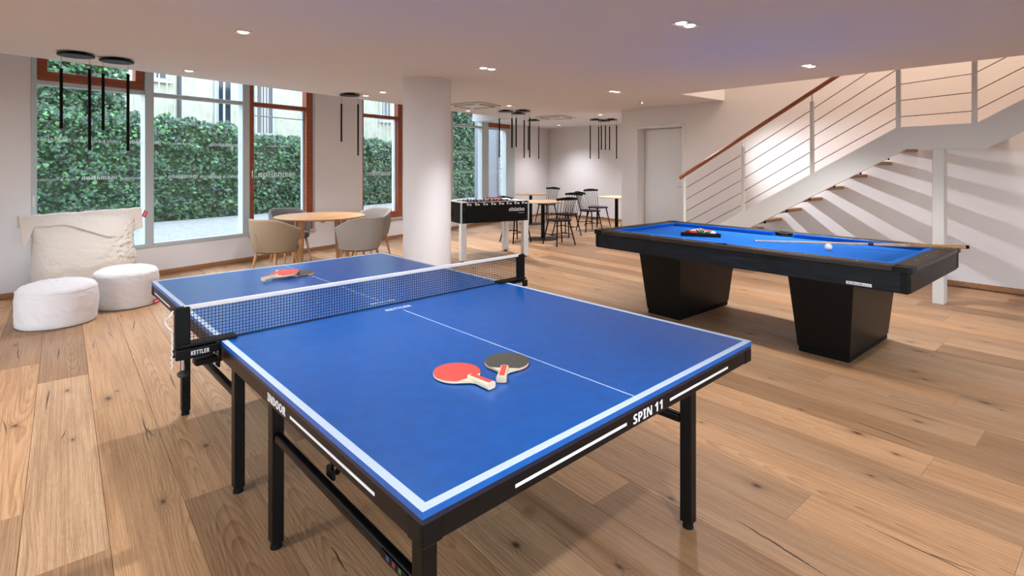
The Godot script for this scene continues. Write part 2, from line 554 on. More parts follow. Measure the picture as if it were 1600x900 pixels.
	fr.span(Vector3(-0.018, 0, 0.465), Vector3(0.0, 2.165, 0.53), 0.004)
	fr.span(Vector3(-0.018, 2.105, -0.465), Vector3(0.0, 2.165, 0.465), 0.004)
	part("casing", fr, M.white, d)
	var h := B.new()
	h.cyl(Vector3(0.20, 1.05, 0.39), Vector3(0.15, 1.05, 0.39), 0.011, 0.011, 10)
	h.cyl(Vector3(0.152, 1.05, 0.395), Vector3(0.152, 1.05, 0.27), 0.010, 0.010, 10)
	part("handle", h, M.chrome, d)

func build_floor():
	var base := B.new()
	base.prism(PackedVector2Array([Vector2(-4.2, 3.7), Vector2(8.4, 3.7), Vector2(8.4, -6.4), Vector2(11.0, -6.4), Vector2(11.0, wall_z(11.0, 0.15)), Vector2(-4.2, wall_z(-4.2, 0.15))]), -0.2, -0.012)
	var f := solo("floor", base, M.base, "wide oak plank floor with knots and cracks", "floor", Vector3.ZERO, 0, "", "structure")
	# boards: one shared mesh, six grain pictures, four tones
	var b := B.new()
	var W := 0.265
	var e := 0.0016
	var hx := W * 0.5 - 0.0004
	var hz := 0.5 - 0.0002
	var top := [Vector3(-hx + e, 0, -hz + e * 0.45), Vector3(hx - e, 0, -hz + e * 0.45), Vector3(hx - e, 0, hz - e * 0.45), Vector3(-hx + e, 0, hz - e * 0.45)]
	var low := [Vector3(-hx, -e, -hz), Vector3(hx, -e, -hz), Vector3(hx, -e, hz), Vector3(-hx, -e, hz)]
	var uv := func(p: Vector3) -> Vector2: return Vector2(p.z + 0.5, p.x / W + 0.5)
	b.tri(top[0], top[1], top[2], Vector3.UP, Vector3.UP, Vector3.UP, uv.call(top[0]), uv.call(top[1]), uv.call(top[2]))
	b.tri(top[0], top[2], top[3], Vector3.UP, Vector3.UP, Vector3.UP, uv.call(top[0]), uv.call(top[2]), uv.call(top[3]))
	var nn := [Vector3(0, 0.5, -0.8), Vector3(0.8, 0.5, 0), Vector3(0, 0.5, 0.8), Vector3(-0.8, 0.5, 0)]
	for i in 4:
		var j := (i + 1) % 4
		var n: Vector3 = nn[i]
		b.tri(top[i], top[j], low[j], n, n, n, uv.call(top[i]), uv.call(top[j]), uv.call(low[j]))
		b.tri(top[i], low[j], low[i], n, n, n, uv.call(top[i]), uv.call(low[j]), uv.call(low[i]))
		var n2 := Vector3(n.x, 0, n.z).normalized()
		var lj: Vector3 = low[j]
		var li: Vector3 = low[i]
		var dn := Vector3(0, -0.010, 0)
		b.tri(li, lj, lj + dn, n2, n2, n2, uv.call(li), uv.call(lj), uv.call(lj))
		b.tri(li, lj + dn, li + dn, n2, n2, n2, uv.call(li), uv.call(lj), uv.call(li))
	var mesh := b.mesh()
	var mats := []
	var tints := [Color(1.0, 0.99, 0.98), Color(0.91, 0.885, 0.86), Color(1.0, 0.955, 0.90), Color(0.83, 0.79, 0.75)]
	for k in 10:
		var pic := board_image(100 + k, 1024, 128)
		for tnt in tints:
			var m := mat(tnt, 0.46, 0.0, 0.42)
			m.albedo_texture = pic
			mats.append(m)
	# where a board joint is seen: row number -> z of that joint
	var joints := {0: -4.01, -1: -2.53, 1: -4.88, 4: -1.74, 6: -1.53, 9: -0.31, 11: -0.69, 13: -0.58, 15: -0.77, 19: -1.08}
	var rr := RandomNumberGenerator.new()
	rr.seed = 11
	for row in range(-7, 41):
		var x0 := 0.141 + W * row
		var xm := x0 + W * 0.5
		if x0 > 10.85:
			continue
		var z_far := wall_z(xm, 0.06)
		var z_near := 1.1 if xm < 8.2 else -6.45
		var z: float = joints[row] if joints.has(row) else rr.randf_range(-2.2, 0.0)
		while z < z_near:
			z += 2.2
		while z > z_far + 0.02:
			var z1: float = minf(z, z_near)
			var z0: float = maxf(z - 2.2, z_far)
			if z1 - z0 > 0.03:
				var o := MeshInstance3D.new()
				o.name = "plank"
				o.mesh = mesh
				o.material_override = mats[rr.randi() % mats.size()]
				var turn := 1.0 if rr.randf() < 0.5 else -1.0
				o.transform = Transform3D(Basis(Vector3(turn, 0, 0), Vector3.UP, Vector3(0, 0, turn * (z1 - z0))), Vector3(xm, 0, (z0 + z1) * 0.5))
				f.add_child(o, true)
			z -= 2.2

# ------------------------------------------------------------------ windows
func pane(parent: Node, s0: float, s1: float, y0: float, y1: float):
	part("pane", B.new().span(Vector3(s0, y0, -0.093), Vector3(s1, y1, -0.087)), M.glass, parent)

func film(parent: Node, s0: float, s1: float, y: float, bold: bool, text := ""):
	var font: Font = M.serif if bold else M.sans
	var words := text if text else ("mamaison" if bold else "Hotels & Residences")
	lettering("lettering", words, font, M.film, parent, s1 - s0, Transform3D(Basis(Vector3.UP, PI), Vector3((s0 + s1) * 0.5, y, -0.097)))

func build_windows():
	var fs := SystemFont.new(); fs.font_names = PackedStringArray(["Droid Serif"]); fs.font_weight = 700
	var fn := SystemFont.new(); fn.font_names = PackedStringArray(["Droid Sans"]); fn.font_weight = 400
	var fb := SystemFont.new(); fb.font_names = PackedStringArray(["Droid Sans"]); fb.font_weight = 700
	M.serif = fs
	M.sans = fn
	M.bold = fb
	var z0 := -0.12
	# fixed light with a brown hopper above
	var w := thing("window_1", "tall fixed garden window with a brown hopper above", "window", Vector3.ZERO, 0, "", "structure")
	wall_place(w)
	var f := B.new()
	f.span(Vector3(2.02, 0.37, z0), Vector3(2.07, 3.05, 0.01), 0.004)
	f.span(Vector3(2.07, 0.37, z0), Vector3(3.145, 0.425, 0.01), 0.004)
	f.span(Vector3(2.07, 2.35, z0), Vector3(3.145, 2.405, -0.02), 0.004)
	part("frame", f, M.alu, w)
	pane(w, 2.07, 3.145, 0.425, 2.35)
	var hp := B.new()
	hp.span(Vector3(2.07, 2.405, -0.11), Vector3(3.145, 2.51, -0.01), 0.006)
	hp.span(Vector3(2.07, 2.51, -0.11), Vector3(2.17, 3.05, -0.01), 0.006)
	hp.span(Vector3(3.045, 2.51, -0.11), Vector3(3.145, 3.05, -0.01), 0.006)
	hp.span(Vector3(2.17, 2.95, -0.11), Vector3(3.045, 3.05, -0.01), 0.006)
	var ho := part("hopper", hp, M.brownframe, w)
	part("bead", B.new().span(Vector3(2.10, 2.445, -0.012), Vector3(3.115, 2.452, -0.006)), M.brownframe, ho)
	pane(w, 2.17, 3.045, 2.51, 2.95)
	part("latch", B.new().span(Vector3(2.025, 0.98, 0.01), Vector3(2.045, 1.10, 0.035), 0.004), M.white, w)
	film(w, 2.08, 2.41, 1.745, true); film(w, 2.44, 2.92, 1.738, false)
	film(w, 2.98, 3.38, 1.745, true)
	film(w, 2.07, 2.48, 1.275, false); film(w, 2.51, 2.88, 1.29, true); film(w, 2.91, 3.14, 1.275, false, "Residences")
	# second fixed light
	w = thing("window_2", "wide fixed garden window with a high aluminium transom", "window", Vector3.ZERO, 0, "", "structure")
	wall_place(w)
	f = B.new()
	f.span(Vector3(3.145, 0.37, z0), Vector3(3.25, 3.05, 0.01), 0.004)
	f.span(Vector3(4.44, 0.37, z0), Vector3(4.55, 3.05, 0.01), 0.004)
	f.span(Vector3(3.25, 0.37, z0), Vector3(4.44, 0.425, 0.01), 0.004)
	f.span(Vector3(3.25, 2.34, z0), Vector3(4.44, 2.39, 0.0), 0.004)
	f.span(Vector3(3.25, 2.98, z0), Vector3(4.44, 3.05, 0.0), 0.004)
	part("frame", f, M.alu, w)
	pane(w, 3.25, 4.44, 0.425, 2.34)
	pane(w, 3.25, 4.44, 2.39, 2.98)
	film(w, 3.43, 3.86, 1.735, false); film(w, 4.02, 4.43, 1.74, true)
	film(w, 3.26, 3.42, 1.275, false, "Hotels"); film(w, 3.465, 3.85, 1.29, true); film(w, 3.88, 4.43, 1.275, false)
	# brown casement beside it
	w = thing("window_3", "narrow brown wooden casement beside the white pier", "window", Vector3.ZERO, 0, "", "structure")
	wall_place(w)
	brown_window(w, 4.55, 5.66, 0.37, 0.075, 0.125, 2.335, 2.40)
	part("stay_bar", B.new().cyl(Vector3(4.63, 2.20, -0.07), Vector3(5.53, 2.19, -0.07), 0.009, 0.009, 8), M.chrome, w)
	var hd := B.new()
	hd.span(Vector3(4.575, 1.20, -0.02), Vector3(4.597, 1.27, 0.0), 0.003)
	hd.span(Vector3(4.578, 1.24, 0.0), Vector3(4.594, 1.36, 0.022), 0.004)
	part("handle", hd, M.chrome, w)
	part("sill", B.new().span(Vector3(4.53, 0.35, -0.02), Vector3(5.70, 0.375, 0.04), 0.004), M.alu, w)
	film(w, 4.74, 5.39, 1.295, true); film(w, 4.88, 5.28, 1.74, false)
	w = thing("window_4", "brown wooden casement next to the round pillar", "window", Vector3.ZERO, 0, "", "structure")
	wall_place(w)
	brown_window(w, 6.72, 7.74, 0.41, 0.03, 0.12, 2.335, 2.395)
	part("sill", B.new().span(Vector3(6.70, 0.385, -0.02), Vector3(7.76, 0.412, 0.04), 0.004), M.alu, w)
	film(w, 6.87, 7.51, 1.28, true); film(w, 7.0, 7.4, 1.74, false)
	# far window
	w = thing("window_5", "far garden window with a wide pale mullion behind the football table", "window", Vector3.ZERO, 0, "", "structure")
	wall_place(w)
	f = B.new()
	f.span(Vector3(9.2, 0.37, z0), Vector3(9.31, 3.05, 0.01), 0.004)
	f.span(Vector3(10.39, 0.37, z0), Vector3(10.66, 3.05, 0.01), 0.004)
	f.span(Vector3(11.42, 0.37, z0), Vector3(11.83, 3.05, 0.01), 0.004)
	f.span(Vector3(9.31, 0.37, z0), Vector3(11.42, 0.43, 0.01), 0.004)
	f.span(Vector3(9.31, 2.32, z0), Vector3(11.42, 2.375, 0.0), 0.004)
	part("frame", f, M.alu, w)
	hp = B.new()
	hp.span(Vector3(10.66, 2.375, -0.11), Vector3(11.60, 2.49, 0.02), 0.006)
	hp.span(Vector3(11.45, 2.49, -0.11), Vector3(11.60, 3.05, 0.02), 0.006)
	part("hopper", hp, M.brownframe, w)
	pane(w, 9.31, 10.39, 0.43, 2.32)
	pane(w, 9.31, 10.39, 2.375, 3.05)
	pane(w, 10.66, 11.42, 0.43, 2.32)
	pane(w, 10.66, 11.45, 2.49, 3.05)
	plain_window("window_6", "window left of the viewer, farther one", Vector3(-4.2, 0, -3.525), PI * 0.5, 3.35)
	plain_window("window_7", "window left of the viewer, nearer one", Vector3(-4.2, 0, 0.125), PI * 0.5, 3.35)
	plain_window("window_8", "window behind the viewer on the left", Vector3(-0.575, 0, 3.7), 0.0, 3.85)
	plain_window("window_9", "window behind the viewer on the right", Vector3(3.575, 0, 3.7), 0.0, 3.85)
	film(w, 9.45, 10.3, 1.74, false); film(w, 9.5, 10.2, 1.28, false); film(w, 10.7, 11.2, 1.28, false)

func plain_window(called: String, label: String, p: Vector3, turn: float, width: float):
	var w := thing(called, label, "window", p, turn, "", "structure")
	var f := B.new()
	var h := width * 0.5
	f.span(Vector3(-h, 0.4, -0.03), Vector3(-h + 0.06, 2.4, 0.03), 0.004)
	f.span(Vector3(h - 0.06, 0.4, -0.03), Vector3(h, 2.4, 0.03), 0.004)
	f.span(Vector3(-h + 0.06, 0.4, -0.03), Vector3(h - 0.06, 0.46, 0.03), 0.004)
	f.span(Vector3(-h + 0.06, 2.34, -0.03), Vector3(h - 0.06, 2.4, 0.03), 0.004)
	f.span(Vector3(-0.03, 0.46, -0.03), Vector3(0.03, 2.34, 0.03), 0.004)
	part("frame", f, M.alu, w)
	part("pane", B.new().span(Vector3(-h + 0.06, 0.46, -0.003), Vector3(-0.03, 2.34, 0.003)), M.glass, w)
	part("pane", B.new().span(Vector3(0.03, 0.46, -0.003), Vector3(h - 0.06, 2.34, 0.003)), M.glass, w)

func brown_window(w: Node3D, s0: float, s1: float, y0: float, left: float, right: float, t0: float, t1: float):
	var f := B.new()
	f.span(Vector3(s0, y0, -0.12), Vector3(s0 + left, 3.05, 0.0), 0.006)
	f.span(Vector3(s1 - right, y0, -0.12), Vector3(s1, 3.05, 0.0), 0.006)
	f.span(Vector3(s0 + left, y0, -0.12), Vector3(s1 - right, y0 + 0.12, 0.0), 0.006)
	f.span(Vector3(s0 + left, t0, -0.12), Vector3(s1 - right, t1, 0.0), 0.006)
	f.span(Vector3(s0 + left, 2.97, -0.12), Vector3(s1 - right, 3.05, 0.0), 0.006)
	part("frame", f, M.brownframe, w)
	part("gasket", B.new().span(Vector3(s1 - right - 0.03, y0 + 0.12, -0.115), Vector3(s1 - right, t0, -0.06)), M.alu, w)
	pane(w, s0 + left, s1 - right, y0 + 0.12, t0)
	pane(w, s0 + left, s1 - right, t1, 2.97)

# ------------------------------------------------------------------ outside
func leaf_mesh() -> ArrayMesh:
	var b := B.new()
	var o := [Vector2(0, -0.5), Vector2(0.30, -0.42), Vector2(0.50, -0.12), Vector2(0.27, 0.02), Vector2(0.30, 0.24), Vector2(0.0, 0.56), Vector2(-0.30, 0.24), Vector2(-0.27, 0.02), Vector2(-0.50, -0.12), Vector2(-0.30, -0.42)]
	var p := []
	for v in o:
		p.append(Vector3(v.x, v.y, -0.28 * absf(v.x) - 0.12 * v.y * v.y))
	for i in o.size():
		var j := (i + 1) % o.size()
		var n: Vector3 = (p[j] - Vector3.ZERO).cross(p[i])
		n = n if n.z > 0 else -n
		n = n.normalized()
		b.tri(Vector3.ZERO, p[i], p[j], n, n, n)
	return b.mesh()

func leaves(called: String, parent: Node3D, count: int, place: Callable, size: float, sd: int):
	var r := RandomNumberGenerator.new()
	r.seed = sd
	var mm := MultiMesh.new()
	mm.transform_format = MultiMesh.TRANSFORM_3D
	mm.use_colors = true
	mm.mesh = M.leafmesh
	mm.instance_count = count
	for i in count:
		var p: Vector3 = place.call(r)
		var k := size * r.randf_range(0.6, 1.25)
		var bs := Basis.from_euler(Vector3(r.randf_range(-1.1, 0.25), r.randf_range(-0.9, 0.9), r.randf_range(-2.6, 2.6)))
		mm.set_instance_transform(i, Transform3D(bs.scaled(Vector3.ONE * k), p))
		var g := r.randf()
		var c := Color(0.004, 0.026, 0.008).lerp(Color(0.026, 0.105, 0.024), g * g)
		if r.randf() < 0.12:
			c = Color(0.06, 0.18, 0.04)
		mm.set_instance_color(i, c)
	var o := MultiMeshInstance3D.new()
	o.name = called
	o.multimesh = mm
	o.material_override = M.leaf
	o.set_meta("kind", "stuff")
	parent.add_child(o, true)

func build_outside():
	M.leafmesh = leaf_mesh()
	# ground and terrace, in the window wall's own axes (x along the wall, -z outwards)
	wall_place(solo("garden_ground", B.new().span(Vector3(-30, -0.3, -60.0), Vector3(50, 0.12, -0.31)), M.stone, "pale ground of the garden court outside", "ground", Vector3.ZERO, 0, "", "structure"))
	var pt := thing("terrace", "pale stone slab terrace between the windows and the hedge", "terrace", Vector3.ZERO, 0, "", "structure")
	wall_place(pt)
	part("bed", B.new().span(Vector3(-4.0, 0.12, -5.6), Vector3(24.0, 0.175, -0.31)), M.terrace, pt)
	var slab := B.new().box(Vector3.ZERO, Vector3(0.79, 0.03, 0.49), 0.004).mesh()
	for i in range(0, 16):
		for j in 10:
			var o := part("slab", slab, M.terrace, pt, Vector3(0.9 + 0.8 * i + (0.4 if j % 2 else 0.0), 0.188, -0.56 - 0.5 * j))
			o.rotation.z = 0.002 * sin(i * 3.1 + j)
	var bump := FastNoiseLite.new()
	bump.frequency = 0.9
	bump.seed = 4
	# clipped ivy hedge
	var top := func(s: float) -> float:
		var h := 2.42 + 0.10 * bump.get_noise_2d(s * 2.0, 0.0) * 2.0
		if s > 7.2: h = 2.14 + 0.12 * bump.get_noise_2d(s * 2.0, 0.0)
		return h
	var hd := thing("ivy_hedge", "long clipped ivy hedge with glossy green leaves behind the terrace", "hedge", Vector3.ZERO, 0, "")
	wall_place(hd)
	part("core", B.new().span(Vector3(1.0, 0.1, -5.75), Vector3(7.2, 2.28, -5.15)).span(Vector3(7.2, 0.1, -5.75), Vector3(14.4, 1.98, -5.15)), M.hedgecore, hd)
	var put := func(r: RandomNumberGenerator) -> Vector3:
		var s := r.randf_range(1.6, 14.45)
		var tp: float = top.call(s)
		var y := 0.2 + (tp - 0.2) * r.randf()
		var z := -5.12 + 0.16 * bump.get_noise_2d(s * 2.2, y * 2.2) + r.randf_range(-0.06, 0.10)
		if r.randf() < 0.16:
			y = tp + r.randf_range(-0.12, 0.10)
			z = -5.15 - r.randf() * 0.5
		return Vector3(s, y, z)
	leaves("foliage", hd, 26000, put, 0.085, 21)
	var tl := thing("ivy_thicket", "tall mass of climbing ivy left of the hedge", "shrub", Vector3.ZERO, 0, "")
	wall_place(tl)
	part("core", B.new().span(Vector3(0.0, 0.1, -6.3), Vector3(4.9, 4.6, -5.8)), M.hedgecore, tl)
	put = func(r: RandomNumberGenerator) -> Vector3:
		var s := r.randf_range(0.6, 5.1)
		var y := r.randf_range(1.9, 4.8)
		if s > 4.3 and y > 2.9 and r.randf() < 0.7: y -= 0.9
		return Vector3(s, y, -5.75 + 0.35 * bump.get_noise_2d(s * 1.6, y * 1.6) + r.randf_range(-0.1, 0.2))
	leaves("foliage", tl, 8000, put, 0.10, 22)
	var tr := thing("ivy_screen", "high ivy screen seen through the far window", "shrub", Vector3.ZERO, 0, "")
	wall_place(tr)
	part("core", B.new().span(Vector3(14.6, 0.1, -5.6), Vector3(18.2, 6.0, -5.1)), M.hedgecore, tr)
	put = func(r: RandomNumberGenerator) -> Vector3:
		var s := r.randf_range(14.5, 18.3)
		var y := r.randf_range(0.2, 6.0)
		return Vector3(s, y, -5.05 + 0.2 * bump.get_noise_2d(s * 2.0, y * 2.0) + r.randf_range(-0.08, 0.12))
	leaves("foliage", tr, 12000, put, 0.095, 23)
	# white bar fence behind the hedge
	var fe := thing("bar_fence", "white vertical bar fence rising above the hedge", "fence", Vector3.ZERO, 0, "")
	wall_place(fe)
	var bar := B.new().box(Vector3(0, 2.45, 0), Vector3(0.022, 4.5, 0.022)).mesh()
	var s := 5.2
	while s < 14.4:
		part("bar", bar, M.bars, fe, Vector3(s, 0, -6.0))
		s += 0.17
	part("top_rail", B.new().span(Vector3(5.1, 4.66, -6.02), Vector3(14.5, 4.72, -5.98)), M.bars, fe)
	# pale house behind
	var hs := thing("house", "pale yellow rendered house behind the fence", "building", Vector3.ZERO, 0, "")
	wall_place(hs)
	part("wall", B.new().span(Vector3(4.0, 0, -14.0), Vector3(30.0, 9.0, -9.5)), M.facade, hs)
	for q in [[6.9, 7.6, 3.9, 5.2], [8.95, 9.55, 2.6, 4.3], [10.3, 11.0, 2.45, 4.4], [15.9, 17.0, 3.3, 4.8], [12.6, 13.4, 2.6, 4.4]]:
		var wf := B.new()
		wf.span(Vector3(q[0], q[2], -9.5), Vector3(q[0] + 0.07, q[3], -9.44))
		wf.span(Vector3(q[1] - 0.07, q[2], -9.5), Vector3(q[1], q[3], -9.44))
		wf.span(Vector3(q[0], q[2], -9.5), Vector3(q[1], q[2] + 0.07, -9.44))
		wf.span(Vector3(q[0], q[3] - 0.07, -9.5), Vector3(q[1], q[3], -9.44))
		wf.span(Vector3((q[0] + q[1]) * 0.5 - 0.03, q[2], -9.5), Vector3((q[0] + q[1]) * 0.5 + 0.03, q[3], -9.445))
		wf.span(Vector3(q[0] - 0.08, q[2] - 0.06, -9.5), Vector3(q[1] + 0.08, q[2], -9.38))
		var o := part("house_window", wf, M.bars, hs)
		part("house_pane", B.new().span(Vector3(q[0] + 0.02, q[2] + 0.02, -9.5), Vector3(q[1] - 0.02, q[3] - 0.02, -9.47)), M.pane, o)
	part("drain_pipe", B.new().cyl(Vector3(7.9, 0.2, -9.42), Vector3(7.9, 9.0, -9.42), 0.06, 0.06, 10), M.darkgrey, hs)
	# stone pier outside the far window
	var sp := thing("stone_pier", "grey stone block pier outside the far window", "wall", Vector3.ZERO, 0, "")
	wall_place(sp)
	part("core", B.new().span(Vector3(12.65, 0.12, -1.95), Vector3(13.88, 5.0, -1.55)), M.grey, sp)
	for k in 12:
		part("block", B.new().span(Vector3(13.30, 0.13 + 0.4 * k, -1.56), Vector3(13.9, 0.52 + 0.4 * k, -1.48), 0.008), M.stone, sp)

# ------------------------------------------------------------------ stair
func build_stairs():
	var st := thing("staircase", "white steel open stair with oak handrail and cable railing", "staircase", Vector3(7.0, 0, -4.87), 0)
	# local z: 0 at the foot, rises 0.6 per metre; landing from 3.07 to 3.75
	var prof := PackedVector2Array([Vector2(0.0, 0.0), Vector2(0.40, 0.0), Vector2(3.16, 1.615), Vector2(3.82, 1.605), Vector2(5.95, 2.88), Vector2(5.95, 3.2), Vector2(3.75, 1.865), Vector2(3.08, 1.855), Vector2(0.0, 0.02)])
	# the lower edge runs 0.24 below the upper one
	for sx in [-0.006]:
		var b := B.new()
		b.t = Transform3D(Basis(Vector3(0, 0, 1), Vector3(1, 0, 0), Vector3(0, 1, 0)), Vector3(sx, 0, 0))
		b.prism(prof, 0.0, 0.05)
		part("stringer", b, M.steel_white, st)
	var tread := B.new().span(Vector3(0.044, -0.042, -0.128), Vector3(1.195, 0.0, 0.128), 0.004).mesh()
	var angle := B.new()
	angle.span(Vector3(0.05, -0.052, -0.12), Vector3(0.09, -0.042, 0.12))
	angle.span(Vector3(0.05, -0.15, 0.11), Vector3(0.09, -0.042, 0.12))
	var angle_mesh := angle.mesh()
	for k in 16:
		var y := 0.165 * (k + 1)
		var z := 0.12 + 0.275 * (k + 1)
		if k == 10:
			part("landing_plate", B.new().span(Vector3(0.044, 1.76, 3.05), Vector3(1.195, 1.81, 3.82), 0.004), M.tread, st)
			continue
		if k > 10:
			y = 1.81 + 0.165 * (k - 10)
			z = 3.85 + 0.275 * (k - 10)
		var o := part("tread", tread, M.tread, st, Vector3(0, y, z))
		part("bracket", angle_mesh, M.blackmat, o)
	part("support_post", B.new().span(Vector3(-0.04, 0.0, 3.40), Vector3(0.09, 1.61, 3.50), 0.006), M.steel_white, st)
	# railing
	var posts := [[0.47, 0.30, 1.20], [1.341, 0.80, 1.69], [2.208, 1.33, 2.22], [3.09, 1.85, 2.78], [3.73, 1.86, 2.85], [4.7, 2.43, 3.33], [5.6, 2.97, 3.87]]
	for i in posts.size():
		var q: Array = posts[i]
		var p := part("baluster", B.new().span(Vector3(0.0, q[1] - 0.12, q[0] - 0.02), Vector3(0.045, q[2], q[0] + 0.02), 0.004), M.steel_white, st)
		part("pin", B.new().cyl(Vector3(0.022, q[2], q[0]), Vector3(0.022, q[2] + 0.09, q[0]), 0.007, 0.007, 8), M.chrome, p)
	for i in posts.size() - 1:
		var a: Array = posts[i]
		var c: Array = posts[i + 1]
		for k in 5:
			var f := 0.13 + 0.19 * k
			part("cable", B.new().cyl(Vector3(0.022, a[1] + f * (a[2] - a[1]), a[0]), Vector3(0.022, c[1] + f * (c[2] - c[1]), c[0]), 0.0045, 0.0045, 6, false), M.darkgrey, st)
	var rail := B.new()
	rail.path([Vector3(0.022, 1.25, 0.38), Vector3(0.022, 2.86, 3.09), Vector3(0.022, 2.94, 3.73), Vector3(0.022, 3.96, 5.6)], 0.026, 14)
	part("handrail", rail, M.rail, st)
	# lamp high in the stairwell
	var l := thing("stairwell_lamp", "round ceiling lamp high in the stairwell", "lamp", Vector3(7.6, 5.6, -1.6), 0)
	part("body", B.new().lathe([Vector2(0.0, -0.02), Vector2(0.2, -0.02), Vector2(0.2, 0.0)], 32), M.white, l)
	part("diffuser", B.new().lathe([Vector2(0.0, -0.07), Vector2(0.17, -0.06), Vector2(0.19, -0.02)], 32), M.lamp, l)
	var li := OmniLight3D.new()
	li.name = "glow"
	li.position = Vector3(0, -0.12, 0)
	li.light_color = Color(1.0, 0.90, 0.80)
	li.light_energy = 14.0
	li.light_size = 0.15
	li.omni_range = 20.0
	li.omni_attenuation = 2.0
	li.shadow_enabled = true
	l.add_child(li)

# ------------------------------------------------------------------ table tennis
func build_table_tennis():
	var T := Vector3(1.235, 0, -2.40)
	var turn := deg_to_rad(2.84)
	var t := thing("table_tennis_table", "blue table tennis table with white edge lines and black steel legs", "table", T, turn)
	var hw := 0.76
	var hl := 1.435
	for e in [1.0, -1.0]:
		part("tabletop", B.new().span(Vector3(-hw, 0.742, e * 0.004), Vector3(hw, 0.76, e * hl), 0.002), M.blue, t)
		part("edge_band", B.new().span(Vector3(-hw + 0.001, 0.732, e * 0.01), Vector3(hw - 0.001, 0.742, e * (hl - 0.001))), M.navy, t)
		# white lines, a paint film thick
		part("end_line", B.new().span(Vector3(-hw + 0.001, 0.7595, e * (hl - 0.022)), Vector3(hw - 0.001, 0.7605, e * (hl - 0.001))), M.line, t)
		for s in [-1.0, 1.0]:
			part("side_line", B.new().span(Vector3(s * (hw - 0.022), 0.7595, e * 0.004), Vector3(s * (hw - 0.001), 0.7605, e * (hl - 0.022))), M.line, t)
		part("centre_line", B.new().span(Vector3(-0.002, 0.7595, e * 0.12), Vector3(0.002, 0.7604, e * (hl - 0.022))), M.line, t)
		# apron
		for s in [-1.0, 1.0]:
			part("side_rail", B.new().span(Vector3(s * (hw - 0.03), 0.682, e * 0.02), Vector3(s * (hw - 0.002), 0.734, e * (hl - 0.05)), 0.004), M.frameblack, t)
			part("corner_cap", B.new().span(Vector3(s * (hw - 0.055), 0.679, e * (hl - 0.06)), Vector3(s * (hw + 0.001), 0.737, e * (hl + 0.001)), 0.007), M.black, t)
			for q in [0.235, 1.24]:
				var lg := B.new().span(Vector3(s * 0.625 - 0.022, 0.022, e * q - 0.025), Vector3(s * 0.625 + 0.022, 0.70, e * q + 0.025), 0.004)
				var leg := part("leg", lg, M.frameblack, t)
				part("levelling_foot", B.new().cyl(Vector3(s * 0.625, 0, e * q), Vector3(s * 0.625, 0.024, e * q), 0.022, 0.018, 16), M.rubberblack, leg)
			var br := part("brace", B.new().span(Vector3(s * 0.625 - 0.017, 0.405, e * 0.26), Vector3(s * 0.625 + 0.017, 0.445, e * 1.215), 0.012), M.frameblack, t)
			part("hinge_plate", B.new().box(Vector3(s * 0.60, 0.45, e * 0.66), Vector3(0.012, 0.035, 0.05), 0.003), M.black, br)
			var strut := B.new()
			strut.cyl(Vector3(s * 0.60, 0.45, e * 0.65), Vector3(s * 0.56, 0.70, e * 0.76), 0.009, 0.009, 10)
			strut.cyl(Vector3(s * 0.585, 0.45, e * 0.675), Vector3(s * 0.545, 0.70, e * 0.785), 0.009, 0.009, 10)
			part("folding_strut", strut, M.frameblack, t)
		part("end_rail", B.new().span(Vector3(-hw + 0.05, 0.682, e * (hl - 0.03)), Vector3(hw - 0.05, 0.734, e * (hl - 0.002)), 0.004), M.frameblack, t)
		part("cross_bar", B.new().span(Vector3(-0.605, 0.60, e * 1.225), Vector3(0.605, 0.635, e * 1.255), 0.004), M.frameblack, t)
	# print on the apron
	var P2 := PI * 0.5
	for s in [-1.0, 1.0]:
		part("stripe", B.new().span(Vector3(s * (hw - 0.003), 0.703, s * -0.735), Vector3(s * (hw - 0.001), 0.711, s * -1.24)), M.print, t)
		part("stripe", B.new().span(Vector3(s * (hw - 0.003), 0.703, s * 0.93), Vector3(s * (hw - 0.001), 0.711, s * 1.34)), M.print, t)
		lettering("lettering", "INDOOR", M.bold, M.print, t, 0.155, Transform3D(Basis(Vector3.UP, s * P2), Vector3(s * (hw - 0.0015), 0.707, -s * 0.62)), 0.026)
		part("stripe", B.new().span(Vector3(s * -0.505, 0.703, s * (hl - 0.003)), Vector3(s * -0.068, 0.711, s * (hl - 0.001))), M.print, t)
		part("stripe", B.new().span(Vector3(s * 0.165, 0.703, s * (hl - 0.003)), Vector3(s * 0.561, 0.711, s * (hl - 0.001))), M.print, t)
		lettering("lettering", "SPIN 11", M.bold, M.print, t, 0.155, Transform3D(Basis(Vector3.UP, 0.0 if s > 0 else PI), Vector3(s * 0.045, 0.707, s * (hl - 0.0015))), 0.028)
		lettering("lettering", "KETTLER", M.bold, M.print, t, 0.135, Transform3D(Basis(Vector3.UP, 0.0 if s > 0 else PI) * Basis(Vector3.RIGHT, -P2), Vector3(0, 0.7602, s * 0.075)), 0.026)
	var stk := B.new().span(Vector3(-0.6432, 0.415, 1.06), Vector3(-0.6422, 0.437, 1.19))
	var sk := part("sticker", stk, M.black, t)
	var cols := [Color(0.16, 0.20, 0.40), Color(0.40, 0.17, 0.20), Color(0.20, 0.36, 0.20)]
	for k in 3:
		part("icon", B.new().span(Vector3(-0.6438, 0.421, 1.09 + k * 0.03), Vector3(-0.6430, 0.434, 1.103 + k * 0.03)), mat(cols[k], 0.5), sk)
	# net
	var n := thing("table_tennis_net", "black table tennis net with white tape clamped across the blue table", "net", T + Vector3(0, 0.76, 0), turn)
	var m := B.new()
	var half := 0.862
	var y := 0.006
	while y < 0.136:
		m.box(Vector3(0, y, 0), Vector3(2 * half, 0.0017, 0.0014))
		y += 0.0125
	var x := -half
	while x <= half:
		m.box(Vector3(x, 0.07, 0), Vector3(0.0017, 0.135, 0.0014))
		x += 0.0125
	var mo := part("netting", m, M.net, n)
	mo.set_meta("kind", "stuff")
